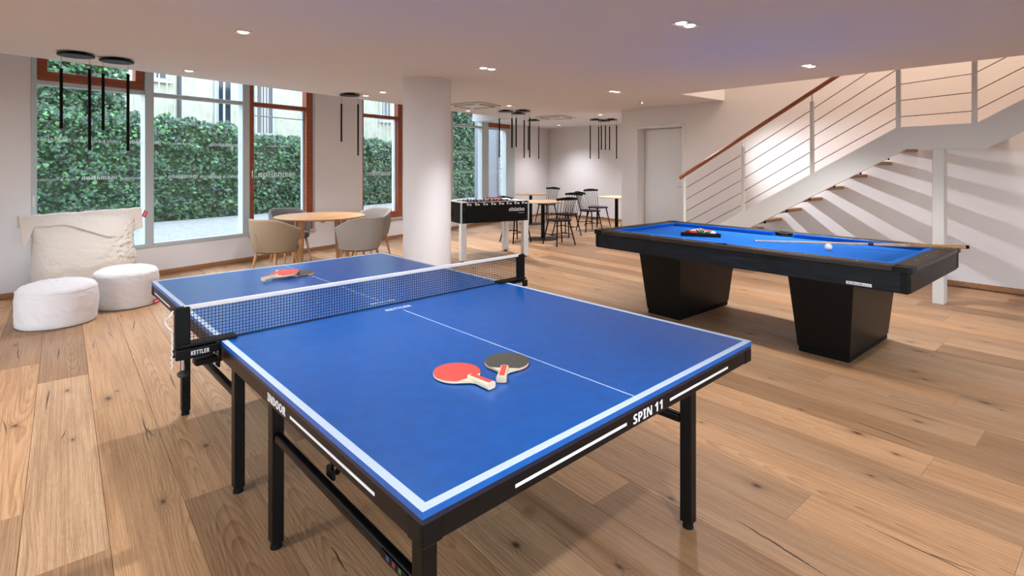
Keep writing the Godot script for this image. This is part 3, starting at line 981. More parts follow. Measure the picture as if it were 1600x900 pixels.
	part("tape", B.new().span(Vector3(-half - 0.02, 0.137, -0.004), Vector3(half + 0.02, 0.154, 0.004), 0.002), M.cord, n)
	part("bottom_cord", B.new().cyl(Vector3(-half, 0.004, 0), Vector3(half, 0.004, 0), 0.002, 0.002, 6), M.net, n)
	for s in [-1.0, 1.0]:
		part("post", B.new().span(Vector3(s * 0.862, -0.035, -0.022), Vector3(s * 0.912, 0.15, 0.012), 0.005), M.black, n)
		var cl := B.new()
		cl.span(Vector3(s * 0.70, 0.001, -0.03), Vector3(s * 0.905, 0.012, 0.03), 0.003)
		cl.span(Vector3(s * 0.765, -0.042, 0.018), Vector3(s * 0.915, -0.004, 0.032), 0.003)
		cl.span(Vector3(s * 0.765, -0.042, -0.032), Vector3(s * 0.915, -0.004, -0.018), 0.003)
		cl.span(Vector3(s * 0.768, -0.08, -0.025), Vector3(s * 0.85, -0.055, 0.025), 0.006)
		var co := part("clamp", cl, M.black, n)
		lettering("lettering", "KETTLER", M.bold, M.print, co, 0.062, Transform3D(Basis(), Vector3(s * 0.835, -0.022, 0.0325)), 0.016)
		for k in 2:
			part("screw", B.new().cyl(Vector3(s * 0.775 + k * 0.013 * s, -0.036, 0.032), Vector3(s * 0.775 + k * 0.013 * s, -0.036, 0.0345), 0.004, 0.004, 10), M.chrome, co)
		var kn := B.new()
		kn.cyl(Vector3(s * 0.885, -0.09, 0), Vector3(s * 0.885, -0.05, 0), 0.006, 0.006, 10)
		part("screw_shaft", kn, M.chrome, n)
		part("knob", B.new().at(Vector3(s * 0.885, -0.112, 0)).lathe([Vector2(0, 0), Vector2(0.016, 0.0), Vector2(0.02, 0.006), Vector2(0.02, 0.014), Vector2(0.008, 0.024), Vector2(0, 0.024)], 16), M.darkgrey, n)
	var cp := []
	for k in 16:
		var a := k / 15.0
		cp.append(Vector3(-0.918 - 0.022 * sin(a * PI), 0.14 - 0.075 * a, 0.012 * sin(a * 9.0)))
	for k in 14:
		var a := k / 13.0
		cp.append(Vector3(-0.92 - 0.004 * sin(a * 40.0), 0.065 - 0.14 * a, 0.004 * cos(a * 40.0)))
	part("string", B.new().path(cp, 0.003, 6), M.cord, n)
	# bats
	bat("red faced table tennis bat lying beside the olive grey one", Vector3(0.991, 0.762, -1.462), Vector3(1.009, 0, -1.294), true, 0.0)
	bat("olive grey faced table tennis bat next to the near red bat", Vector3(1.178, 0.762, -1.432), Vector3(1.061, 0, -1.317), false, 0.0)
	bat("olive grey bat mostly hidden under a red bat beyond the net", Vector3(1.150, 0.762, -3.43), Vector3(1.00, 0, -3.60), false, 0.0)
	bat("red bat resting on another bat beyond the net", Vector3(1.050, 0.7795, -3.41), Vector3(0.846, 0, -3.317), true, 0.07)

func bat(label: String, c: Vector3, handle_end: Vector3, red: bool, lean: float):
	var d := Vector3(handle_end.x - c.x, 0, handle_end.z - c.z).normalized()
	var o := thing("table_tennis_bat", label, "bat", c, atan2(d.x, d.z), "table tennis bats")      # local +z towards the handle
	o.rotation.x = -lean if lean == 0.0 else lean
	if lean != 0.0: o.rotation_order = EULER_ORDER_YXZ
	var blade := PackedVector2Array()
	var rub := PackedVector2Array()
	for k in 49:
		var a := -2.55 + 5.10 * k / 48.0
		blade.append(Vector2(0.076 * sin(a), -0.079 * cos(a)))
		if absf(a) < 2.45:
			rub.append(Vector2(0.0755 * sin(a), -0.0785 * cos(a)))
	for q in [Vector2(0.018, 0.088), Vector2(0.0135, 0.10), Vector2(-0.0135, 0.10), Vector2(-0.018, 0.088)]:
		blade.append(q)
	part("blade", B.new().prism(blade, 0.002, 0.0085, true), M.palewood, o)
	part("top_rubber", B.new().prism(rub, 0.0085, 0.0105), M.red_rubber if red else M.black_rubber, o)
	part("bottom_rubber", B.new().prism(rub, 0.0, 0.002), M.black_rubber if red else M.red_rubber, o)
	var tape := B.new()
	for k in 13:
		var a := -0.35 + 0.7 * k / 12.0 + 0.9
		var e := Vector3(0.0762 * sin(a), 0.0052, -0.0792 * cos(a))
		tape.box(e, Vector3(0.006, 0.005, 0.006), 0.0, Basis(Vector3.UP, -a))
	part("edge_tape", tape, M.darkgrey, o)
	var g := []
	for i in 7:
		var f := i / 6.0
		var w := 0.0135 + 0.0035 * f * f
		var h := 0.010 + 0.001 * f
		var row := PackedVector3Array()
		for k in 12:
			var a := TAU * k / 12.0
			row.append(Vector3(w * signf(cos(a)) * pow(absf(cos(a)), 0.5), 0.0105 + h * signf(sin(a)) * pow(absf(sin(a)), 0.5), 0.066 + 0.098 * f))
		g.append(row)
	var hb := B.new().grid(g, false, true, true)
	var cap := Vector3(0, 0.0105, 0.164)
	for k in 12:
		hb.tri(cap, g[6][k], g[6][(k + 1) % 12], Vector3.BACK, Vector3.BACK, Vector3.BACK)
	var ho := part("handle", hb, M.palewood, o)
	part("handle_inlay", B.new().span(Vector3(-0.0085, 0.0195, 0.072), Vector3(0.0085, 0.0222, 0.160), 0.001), M.red_rubber, ho)

# ------------------------------------------------------------------ pool table
func build_pool():
	var C := Vector3(4.74, 0, -2.27)
	var t := thing("pool_table", "dark wood pool table with blue cloth on two tapered black pedestals", "pool table", C)
	var hx := 0.68
	var hz := 1.31
	for s in [-1.0, 1.0]:
		part("side_apron", B.new().span(Vector3(s * (hx - 0.05), 0.63, -hz + 0.06), Vector3(s * (hx - 0.015), 0.765, hz - 0.06), 0.004), M.poolwood, t)
		part("end_apron", B.new().span(Vector3(-hx + 0.06, 0.63, s * (hz - 0.05)), Vector3(hx - 0.06, 0.765, s * (hz - 0.015)), 0.004), M.pedestal, t)
		for z in [-1.0, 1.0]:
			part("corner_post", B.new().span(Vector3(s * (hx - 0.075), 0.628, z * (hz - 0.075)), Vector3(s * (hx - 0.012), 0.766, z * (hz - 0.012)), 0.014), M.black, t)
	part("slate_bed", B.new().span(Vector3(-hx + 0.05, 0.70, -hz + 0.05), Vector3(hx - 0.05, 0.755, hz - 0.05)), M.darkgrey, t)
	part("cloth", B.new().span(Vector3(-hx + 0.09, 0.755, -hz + 0.09), Vector3(hx - 0.09, 0.763, hz - 0.09)), M.baize, t)
	# rails with gaps at the six pockets
	var rw := 0.125
	for s in [-1.0, 1.0]:
		for q in [[-hz + 0.10, -0.06], [0.06, hz - 0.10]]:
			part("rail", B.new().span(Vector3(s * hx, 0.762, q[0]), Vector3(s * (hx - rw), 0.80, q[1]), 0.008), M.poolrail, t)
			cushion(t, Vector3(s * (hx - rw), 0, q[0] + 0.03), Vector3(s * (hx - rw), 0, q[1] - 0.01), Vector3(-s, 0, 0))
		part("rail_trim", B.new().span(Vector3(s * hx, 0.764, -0.065), Vector3(s * (hx - 0.055), 0.799, 0.065), 0.006), M.poolrail, t)
		part("rail", B.new().span(Vector3(-hx + 0.10, 0.762, s * hz), Vector3(hx - 0.10, 0.80, s * (hz - rw)), 0.008), M.poolrail, t)
		cushion(t, Vector3(-hx + 0.13, 0, s * (hz - rw)), Vector3(hx - 0.13, 0, s * (hz - rw)), Vector3(0, 0, -s))
		part("side_pocket", pocket_shape(0.062, 0.012), M.leather, t, Vector3(s * (hx - 0.085), 0.70, 0))
		for z in [-1.0, 1.0]:
			part("corner_block", B.new().prism(PackedVector2Array([Vector2(s * hx, z * (hz - 0.10)), Vector2(s * hx, z * (hz - 0.02)), Vector2(s * (hx - 0.02), z * hz), Vector2(s * (hx - 0.10), z * hz), Vector2(s * (hx - 0.07), z * (hz - 0.07))]), 0.762, 0.801), M.black, t)
			part("corner_pocket", pocket_shape(0.066, 0.014), M.leather, t, Vector3(s * (hx - 0.115), 0.70, z * (hz - 0.115)))
			for k in 3:
				part("sight", B.new().cyl(Vector3(s * (hx - 0.07), 0.7995, z * (0.33 * (k + 1))), Vector3(s * (hx - 0.07), 0.8006, z * (0.33 * (k + 1))), 0.006, 0.006, 10), M.cord, t)
	for s in [-1.0, 1.0]:
		for k in 3:
			part("sight", B.new().cyl(Vector3(-0.27 + 0.27 * k, 0.7995, s * (hz - 0.07)), Vector3(-0.27 + 0.27 * k, 0.8006, s * (hz - 0.07)), 0.006, 0.006, 10), M.cord, t)
	# pedestals taper down to a plinth
	for z in [0.68, -0.72]:
		var b := B.new()
		var lo := [Vector3(-0.35, 0.045, -0.18), Vector3(0.54, 0.045, -0.18), Vector3(0.54, 0.045, 0.18), Vector3(-0.35, 0.045, 0.18)]
		var hi := [Vector3(-0.43, 0.70, -0.235), Vector3(0.62, 0.70, -0.235), Vector3(0.62, 0.70, 0.235), Vector3(-0.43, 0.70, 0.235)]
		for i in 4:
			var j := (i + 1) % 4
			var n: Vector3 = (lo[j] - lo[i]).cross(hi[i] - lo[i])
			n = n if n.dot((lo[i] + lo[j]) * 0.5 - Vector3(0.095, 0, 0)) > 0 else -n
			b.quad(lo[i], lo[j], hi[j], hi[i], n.normalized())
		b.quad(hi[0], hi[1], hi[2], hi[3], Vector3.UP)
		b.quad(lo[0], lo[1], lo[2], lo[3], Vector3.DOWN)
		var p := part("pedestal", b, M.pedestal, t, Vector3(0, 0, z))
		part("plinth", B.new().span(Vector3(-0.345, 0.0, -0.175), Vector3(0.535, 0.05, 0.175), 0.003), M.blackmat, p)
	var pl := part("name_plate", B.new().span(Vector3(-hx + 0.0125, 0.642, 0.94), Vector3(-hx + 0.0155, 0.662, 1.09), 0.001), M.print, t)
	lettering("lettering", "DE BILLARD s.r.o.", M.bold, M.navy, pl, 0.135, Transform3D(Basis(Vector3.UP, -PI * 0.5), Vector3(-hx + 0.012, 0.652, 1.015)), 0.011)
	# balls, rack, cue
	var y := 0.763
	solo_ball("cue_ball", "white cue ball alone near the cue", Vector3(4.70, y, -1.66), Color(0.90, 0.87, 0.80), false)
	var rk := Vector3(4.727, y, -2.80)
	var turn := atan2(-0.857, 0.514)
	var rb := B.new()
	var R := 0.2015
	var pts := []
	for k in 3:
		var a := TAU * k / 3.0 + PI
		pts.append(Vector3(sin(a) * R, 0.019, cos(a) * R))
	for k in 3:
		rb.bar(pts[k], pts[(k + 1) % 3], 0.008, 0.034, 0.002)
		rb.cyl(pts[k] - Vector3(0, 0.017, 0), pts[k] + Vector3(0, 0.017, 0), 0.006, 0.006, 12)
	solo("rack", rb, M.black, "black triangular ball rack holding the coloured balls", "ball rack", rk, turn)
	var cols := [Color(0.93, 0.74, 0.12), Color(0.06, 0.16, 0.55), Color(0.80, 0.12, 0.10), Color(0.30, 0.12, 0.45), Color(0.90, 0.38, 0.12), Color(0.05, 0.38, 0.20), Color(0.42, 0.08, 0.10), Color(0.04, 0.04, 0.045)]
	var words := ["yellow", "blue", "red", "purple", "orange", "green", "maroon", "black"]
	var order := [0, 9, 3, 11, 7, 2, 12, 1, 14, 4, 6, 10, 5, 13, 8]
	var bs := Basis(Vector3.UP, turn)
	var idx := 0
	for row in 5:
		for k in row + 1:
			var v := Vector3((k - row * 0.5) * 0.0573, 0, -0.1326 + row * 0.0497)
			var nb: int = order[idx]
			idx += 1
			var striped := nb > 7
			var ci := nb - 8 if striped else nb
			var lab: String = ("%s striped pool ball in the black rack" if striped else "solid %s pool ball in the black rack") % words[ci]
			solo_ball("pool_ball", lab, rk + bs * v, cols[ci], striped)
	var a := Vector3(4.712, 0.772, -2.27)
	var e := Vector3(5.255, 0.825, -0.885)
	var cue := thing("pool_cue", "pale pool cue with wrapped butt resting over the end rail", "cue", a, 0)
	var d := e - a
	part("tip", B.new().cyl(Vector3.ZERO, d * 0.006, 0.006, 0.0062, 14), M.navy, cue)
	part("ferrule", B.new().cyl(d * 0.006, d * 0.02, 0.0062, 0.0064, 14), M.line, cue)
	part("shaft", B.new().cyl(d * 0.02, d * 0.57, 0.0064, 0.0105, 16), M.oakpale, cue)
	part("joint", B.new().cyl(d * 0.57, d * 0.595, 0.0112, 0.0112, 16), M.navy, cue)
	part("forearm", B.new().cyl(d * 0.595, d * 0.74, 0.0108, 0.0128, 16), M.oakpale, cue)
	var wrap := B.new()
	for k in 22:
		wrap.cyl(d * (0.74 + 0.0085 * k), d * (0.74 + 0.0085 * k + 0.0078), 0.0135, 0.0138, 14)
	part("wrap", wrap, M.oak, cue)
	part("butt", B.new().cyl(d * 0.925, d * 0.985, 0.014, 0.0145, 16), M.oakleg, cue)
	part("bumper", B.new().cyl(d * 0.985, d, 0.0148, 0.013, 16), M.rubberblack, cue)

func pocket_shape(r: float, th: float) -> B:
	return B.new().lathe([Vector2(0, 0.0), Vector2(r, 0.0), Vector2(r + 0.004, 0.095), Vector2(r - th, 0.0985), Vector2(r - th, 0.07), Vector2(r - th - 0.006, 0.066), Vector2(0, 0.066)], 28)

func cushion(t: Node3D, a: Vector3, b: Vector3, inward: Vector3):
	var m := B.new()
	var along := (b - a).normalized()
	var sec := [Vector2(-0.002, 0.797), Vector2(0.035, 0.801), Vector2(0.044, 0.796), Vector2(0.018, 0.764), Vector2(-0.002, 0.764)]
	for i in sec.size():
		var p: Vector2 = sec[i]
		var q: Vector2 = sec[(i + 1) % sec.size()]
		var ends := []
		for v in [p, q]:
			var cut: float = 0.0 + v.x * 0.8
			ends.append([a + along * cut + inward * v.x + Vector3.UP * v.y, b - along * cut + inward * v.x + Vector3.UP * v.y])
		var dv := q - p
		var n := inward * dv.y * -1.0 + Vector3.UP * dv.x
		m.quad(ends[0][0], ends[0][1], ends[1][1], ends[1][0], (n).normalized() if i < 3 else -Vector3.UP)
	for w in 2:
		var e := a if w == 0 else b
		var sg := 1.0 if w == 0 else -1.0
		var pts := []
		for v in sec:
			pts.append(e + along * sg * v.x * 0.8 + inward * v.x + Vector3.UP * v.y)
		for k in range(1, sec.size() - 1):
			m.tri(pts[0], pts[k], pts[k + 1], -along * sg, -along * sg, -along * sg)
	part("cushion", m, M.baize, t)

func solo_ball(called: String, label: String, p: Vector3, col: Color, striped: bool):
	var r := 0.0285
	var o := thing(called, label, "ball", p, rng.randf() * TAU, "" if called == "cue_ball" else "racked pool balls")
	var white := Color(0.90, 0.87, 0.80)
	var bm := mat(white if striped else col, 0.12)
	part("body", B.new().ball(Vector3(0, r, 0), r, 12), bm, o)
	if called == "cue_ball":
		return
	if striped:
		var g := B.new()
		var rows := []
		for i in 7:
			var a := deg_to_rad(62.0 + 56.0 * i / 6.0)
			var row := PackedVector3Array()
			for j in 24:
				row.append(Vector3(0, r, 0) + Basis(Vector3(1, 0, 0.3).normalized(), 0.7) * Vector3(sin(a) * cos(TAU * j / 24.0), cos(a), sin(a) * sin(TAU * j / 24.0)) * (r + 0.0002))
			rows.append(row)
		g.grid(rows, false, true)
		part("stripe", g, mat(col, 0.12), o)
	else:
		var dir := Vector3(0.3, 0.9, 0.3).normalized()
		part("number_spot", B.new().cyl(Vector3(0, r, 0) + dir * (r - 0.003), Vector3(0, r, 0) + dir * (r + 0.0001), 0.0085, 0.0055, 16), mat(white, 0.12), o)

# ------------------------------------------------------------------ football table
func build_football():
	var t := thing("football_table", "black football table with white legs beside the pillar", "football table", Vector3(5.14, 0, -6.78), deg_to_rad(-11.4))
	var hx := 0.58
	var hz := 0.375
	for s in [-1.0, 1.0]:
		part("long_side", B.new().span(Vector3(-hx + 0.02, 0.575, s * hz), Vector3(hx - 0.02, 0.88, s * (hz - 0.03)), 0.004), M.black, t)
		part("short_side", B.new().span(Vector3(s * hx, 0.575, -hz + 0.02), Vector3(s * (hx - 0.03), 0.88, hz - 0.02), 0.004), M.black, t)
		part("rim", B.new().span(Vector3(-hx + 0.03, 0.865, s * (hz - 0.03)), Vector3(hx - 0.03, 0.882, s * (hz - 0.06)), 0.003), M.white, t)
		part("rim", B.new().span(Vector3(s * (hx - 0.03), 0.865, -hz + 0.03), Vector3(s * (hx - 0.16), 0.884, hz - 0.03), 0.003), M.white, t)
		for z in [-1.0, 1.0]:
			var lg := B.new().span(Vector3(s * (hx - 0.005), 0.02, z * (hz - 0.005)), Vector3(s * (hx - 0.095), 0.58, z * (hz - 0.095)), 0.006)
			var lo := part("leg", lg, M.white, t)
			part("foot", B.new().cyl(Vector3(s * (hx - 0.05), 0, z * (hz - 0.05)), Vector3(s * (hx - 0.05), 0.022, z * (hz - 0.05)), 0.03, 0.024, 14), M.rubberblack, lo)
			part("corner_profile", B.new().span(Vector3(s * (hx - 0.022), 0.575, z * (hz - 0.022)), Vector3(s * (hx + 0.003), 0.886, z * (hz + 0.003)), 0.006), M.alu, t)
			for y in [0.60, 0.65, 0.79, 0.84]:
				part("bolt", B.new().cyl(Vector3(s * (hx - 0.05), y, z * hz), Vector3(s * (hx - 0.05), y, z * (hz + 0.004)), 0.006, 0.005, 10), M.chrome, t)
	part("pitch", B.new().span(Vector3(-hx + 0.03, 0.76, -hz + 0.03), Vector3(hx - 0.03, 0.775, hz - 0.03)), mat(Color(0.20, 0.42, 0.25), 0.6), t)
	part("inner_lining", B.new().span(Vector3(-hx + 0.031, 0.775, -hz + 0.031), Vector3(hx - 0.031, 0.866, -hz + 0.036)), M.white, t)
	part("score_counter", B.new().span(Vector3(0.20, 0.886, -hz + 0.0), Vector3(0.47, 0.905, -hz + 0.03), 0.003), M.red, t)
	part("goal_slot", B.new().span(Vector3(-hx - 0.002, 0.66, -0.09), Vector3(-hx + 0.001, 0.74, 0.09)), M.rubberblack, t)
	var teams := [1, 2, 5, 3, 3, 5, 2, 1]
	for k in 8:
		var x := -0.47 + 0.134 * k
		var y := 0.855
		var rod := part("rod", B.new().cyl(Vector3(x, y, -hz - 0.16), Vector3(x, y, hz + 0.10), 0.008, 0.008, 10), M.chrome, t)
		part("bearing", B.new().cyl(Vector3(x, y, hz - 0.002), Vector3(x, y, hz + 0.012), 0.02, 0.018, 14), M.cord, rod)
		part("end_cap", B.new().cyl(Vector3(x, y, hz + 0.08), Vector3(x, y, hz + 0.115), 0.012, 0.010, 12), M.cord, rod)
		part("handle", B.new().cyl(Vector3(x, y, -hz - 0.17), Vector3(x, y, -hz - 0.06), 0.016, 0.014, 12), M.rubberblack, rod)
		var mine: bool = k in [0, 1, 3, 5]
		for j in teams[k]:
			var z: float = (j - (teams[k] - 1) * 0.5) * (0.6 / maxf(teams[k], 3))
			var f := B.new()
			f.span(Vector3(x - 0.010, y - 0.065, z - 0.010), Vector3(x + 0.010, y - 0.012, z + 0.010), 0.004)
			f.span(Vector3(x - 0.011, y - 0.016, z - 0.018), Vector3(x + 0.011, y + 0.018, z + 0.018), 0.005)
			f.ball(Vector3(x, y + 0.033, z), 0.014, 6)
			part("figure", f, M.red if mine else M.navy, rod)
	lettering("lettering", "eVolution", M.bold, M.print, t, 0.27, Transform3D(Basis(), Vector3(0.36, 0.755, hz + 0.0005)), 0.06)
	lettering("lettering", "by sportime", M.sans, M.print, t, 0.10, Transform3D(Basis(), Vector3(0.44, 0.70, hz + 0.0005)), 0.016)

# ------------------------------------------------------------------ lounge by the windows
func tub_chair(label: String, p: Vector3, face: Vector2, fabric: Material) -> Node3D:
	var o := thing("tub_chair", label, "chair", p, atan2(face.x, face.y), "tub chairs around the oak table")    # local +z is forward
	var nu := 33
	var g := []
	for i in nu:
		var a := deg_to_rad(-128.0 + 256.0 * i / (nu - 1))     # 0 is the back
		var k := absf(a) / deg_to_rad(128.0)
		var top := 0.785 - 0.135 * smoothstep(0.25, 1.0, k)
		var row := PackedVector3Array()
		var sec := [[0.225, 0.36], [0.245, 0.38], [0.272, 0.48], [0.292, 0.60], [0.302, top - 0.03], [0.300, top - 0.008], [0.285, top], [0.268, top - 0.008], [0.258, top - 0.03], [0.248, 0.58], [0.236, 0.46], [0.226, 0.42]]
		for q in sec:
			var y: float = q[1]
			if y > top - 0.03: y = maxf(y, top - 0.03) if q[1] >= top - 0.03 else top - 0.035
			row.append(Vector3(q[0] * sin(a) * 1.02, y, -q[0] * cos(a)))
		g.append(row)
	var sh := B.new().grid(g, false, true, true)
	for e in [0, nu - 1]:
		var c := Vector3()
		for v in g[e]: c += v
		c /= g[e].size()
		var n: Vector3 = Vector3(g[e][0].z, 0, -g[e][0].x).normalized()
		n = n if n.z > 0 else -n
		for k in g[e].size():
			sh.tri(c, g[e][k], g[e][(k + 1) % g[e].size()], n, n, n)
	part("shell", sh, fabric, o)
	var seat := B.new()
	seat.t = Transform3D(Basis().scaled(Vector3(1, 1, 1.08)), Vector3(0, 0, 0.03))
	seat.lathe([Vector2(0, 0.35), Vector2(0.21, 0.35), Vector2(0.238, 0.37), Vector2(0.245, 0.40), Vector2(0.24, 0.43), Vector2(0.215, 0.45), Vector2(0, 0.458)], 36)
	part("seat", seat, fabric, o)
	part("seam", B.new().cyl(Vector3(0, 0.38, -0.250), Vector3(0, 0.60, -0.2955), 0.002, 0.002, 6), fabric, o)
	for s in [-1.0, 1.0]:
		for z in [-1.0, 1.0]:
			part("leg", B.new().cyl(Vector3(s * 0.215, 0, z * 0.20), Vector3(s * 0.155, 0.37, z * 0.145), 0.011, 0.019, 14), M.oakleg, o)
	return o

func build_lounge():
	var c := Vector3(2.75, 0, -7.42)
	var t := thing("round_oak_table", "round oak table with four legs by the windows", "table", c, deg_to_rad(-12.5))
	part("tabletop", B.new().lathe([Vector2(0, 0.715), Vector2(0.57, 0.715), Vector2(0.598, 0.73), Vector2(0.60, 0.737), Vector2(0.597, 0.74), Vector2(0, 0.74)], 72), M.oak, t)
	for k in 4:
		var a := PI * 0.5 * k + PI * 0.25
		var d := Vector3(sin(a), 0, cos(a))
		var b := B.new()
		b.bar(d * 0.44 + Vector3(0, 0.0, 0), d * 0.38 + Vector3(0, 0.715, 0), 0.085, 0.04, 0.005)
		part("leg", b, M.oakleg, t)
	part("frame", B.new().span(Vector3(-0.27, 0.665, -0.02), Vector3(0.27, 0.715, 0.02), 0.003).span(Vector3(-0.02, 0.665, -0.27), Vector3(0.02, 0.714, 0.27), 0.003), M.oak, t)
	tub_chair("beige leatherette tub chair left of the round oak table", Vector3(2.06, 0, -7.09), Vector2(0.69, -0.33), M.tub_beige)
	tub_chair("dark grey tub chair behind the round oak table at the window", Vector3(2.62, 0, -8.27), Vector2(0.2, 0.9), M.tub_dark)
	tub_chair("light grey felt tub chair in front of the round oak table", Vector3(2.95, 0, -6.58), Vector2(-0.15, -0.85), M.tub_grey)
	tub_chair("pale tub chair right of the round oak table beside the pier", Vector3(3.62, 0, -7.66), Vector2(-0.9, 0.3), M.tub_grey)

# ------------------------------------------------------------------ cafe corner
func spindle_chair(label: String, p: Vector3, face: Vector2):
	var turn := atan2(face.x, face.y)
	if M.has("chair0"):
		copy(M.chair0, "spindle_chair", label, p, turn)
		return
	var o := thing("spindle_chair", label, "chair", p, turn, "black spindle back chairs")
	M.chair0 = o
	var poly := PackedVector2Array()
	for k in 32:
		var a := TAU * k / 32.0
		var w := 0.205 + 0.012 * sin(a)
		poly.append(Vector2(w * signf(cos(a)) * pow(absf(cos(a)), 0.6), 0.20 * signf(sin(a)) * pow(absf(sin(a)), 0.6)))
	part("seat", B.new().prism(poly, 0.435, 0.46, true), M.chairblack, o)
	for s in [-1.0, 1.0]:
		part("leg", B.new().cyl(Vector3(s * 0.215, 0, 0.20), Vector3(s * 0.14, 0.44, 0.13), 0.011, 0.015, 12), M.chairblack, o)
		part("leg", B.new().cyl(Vector3(s * 0.205, 0, -0.22), Vector3(s * 0.13, 0.44, -0.13), 0.011, 0.015, 12), M.chairblack, o)
		part("stretcher", B.new().cyl(Vector3(s * 0.183, 0.19, 0.17), Vector3(s * 0.173, 0.19, -0.18), 0.008, 0.008, 8), M.chairblack, o)
	part("stretcher", B.new().cyl(Vector3(-0.178, 0.20, 0), Vector3(0.178, 0.20, 0), 0.008, 0.008, 8), M.chairblack, o)
	for k in 7:
		var f := (k - 3) / 3.0
		part("spindle", B.new().cyl(Vector3(f * 0.155, 0.455, -0.165 + 0.02 * f * f), Vector3(f * 0.185, 0.82, -0.275 + 0.035 * f * f), 0.0065, 0.0055, 8), M.chairblack, o)
	var g := []
	for k in 13:
		var f := (k - 6) / 6.0
		var c := Vector3(f * 0.225, 0.832 + 0.012 * (1.0 - f * f), -0.285 + 0.045 * f * f)
		var row := PackedVector3Array()
		for j in 10:
			var a := TAU * j / 10.0
			var hh := 0.032 * (1.0 - 0.35 * absf(f))
			row.append(c + Vector3(0, hh * sin(a), 0.011 * cos(a)))
		g.append(row)
	var cr := B.new().grid(g, false, true)
	for e in [0, 12]:
		var c := Vector3()
		for v in g[e]: c += v
		c /= 10.0
		var n := Vector3(-1 if e == 0 else 1, 0, 0)
		for k in 10:
			cr.tri(c, g[e][k], g[e][(k + 1) % 10], n, n, n)
	part("crest_rail", cr, M.chairblack, o)

func build_cafe():
	for q in [[Vector3(7.18, 0, -7.62), "round pale wood pedestal table nearest the football table", 0.42], [Vector3(9.42, 0, -7.62), "round pale wood pedestal table by the corner of the door wall", 0.40], [Vector3(8.78, 0, -9.75), "round pale wood pedestal table farthest back at the window pier", 0.40]]:
		var r: float = q[2]
		var t := thing("pedestal_table", q[1], "table", q[0], 0, "round pedestal tables")
		part("tabletop", B.new().lathe([Vector2(0, 0.715), Vector2(r - 0.015, 0.715), Vector2(r, 0.722), Vector2(r, 0.737), Vector2(r - 0.004, 0.74), Vector2(0, 0.74)], 48), M.oakpale, t)
		part("column", B.new().cyl(Vector3(0, 0.015, 0), Vector3(0, 0.715, 0), 0.038, 0.038, 24, false), M.black, t)
		part("base_plate", B.new().lathe([Vector2(0, 0), Vector2(0.29, 0), Vector2(0.29, 0.010), Vector2(0.05, 0.018), Vector2(0, 0.018)], 40), M.black, t)
	spindle_chair("black spindle chair left of the nearest pedestal table, behind the football table", Vector3(6.52, 0, -7.66), Vector2(1, 0.05))
	spindle_chair("black spindle chair nearest the viewer, its back turned, at the nearest pedestal table", Vector3(6.90, 0, -6.90), Vector2(0.15, -0.95))
	spindle_chair("black spindle chair on the right of the nearest pedestal table", Vector3(7.84, 0, -7.62), Vector2(-1, 0.1))
	spindle_chair("black spindle chair farthest back, against the far white wall", Vector3(9.40, 0, -9.83), Vector2(-1, 0.1))
	spindle_chair("black spindle chair left of the table by the door wall corner", Vector3(8.80, 0, -7.86), Vector2(0.95, 0.3))
	spindle_chair("black spindle chair behind the table by the door wall corner", Vector3(9.62, 0, -8.34), Vector2(-0.1, 1))
	spindle_chair("black spindle chair half hidden by the door wall corner", Vector3(9.20, 0, -6.98), Vector2(0.1, -1))

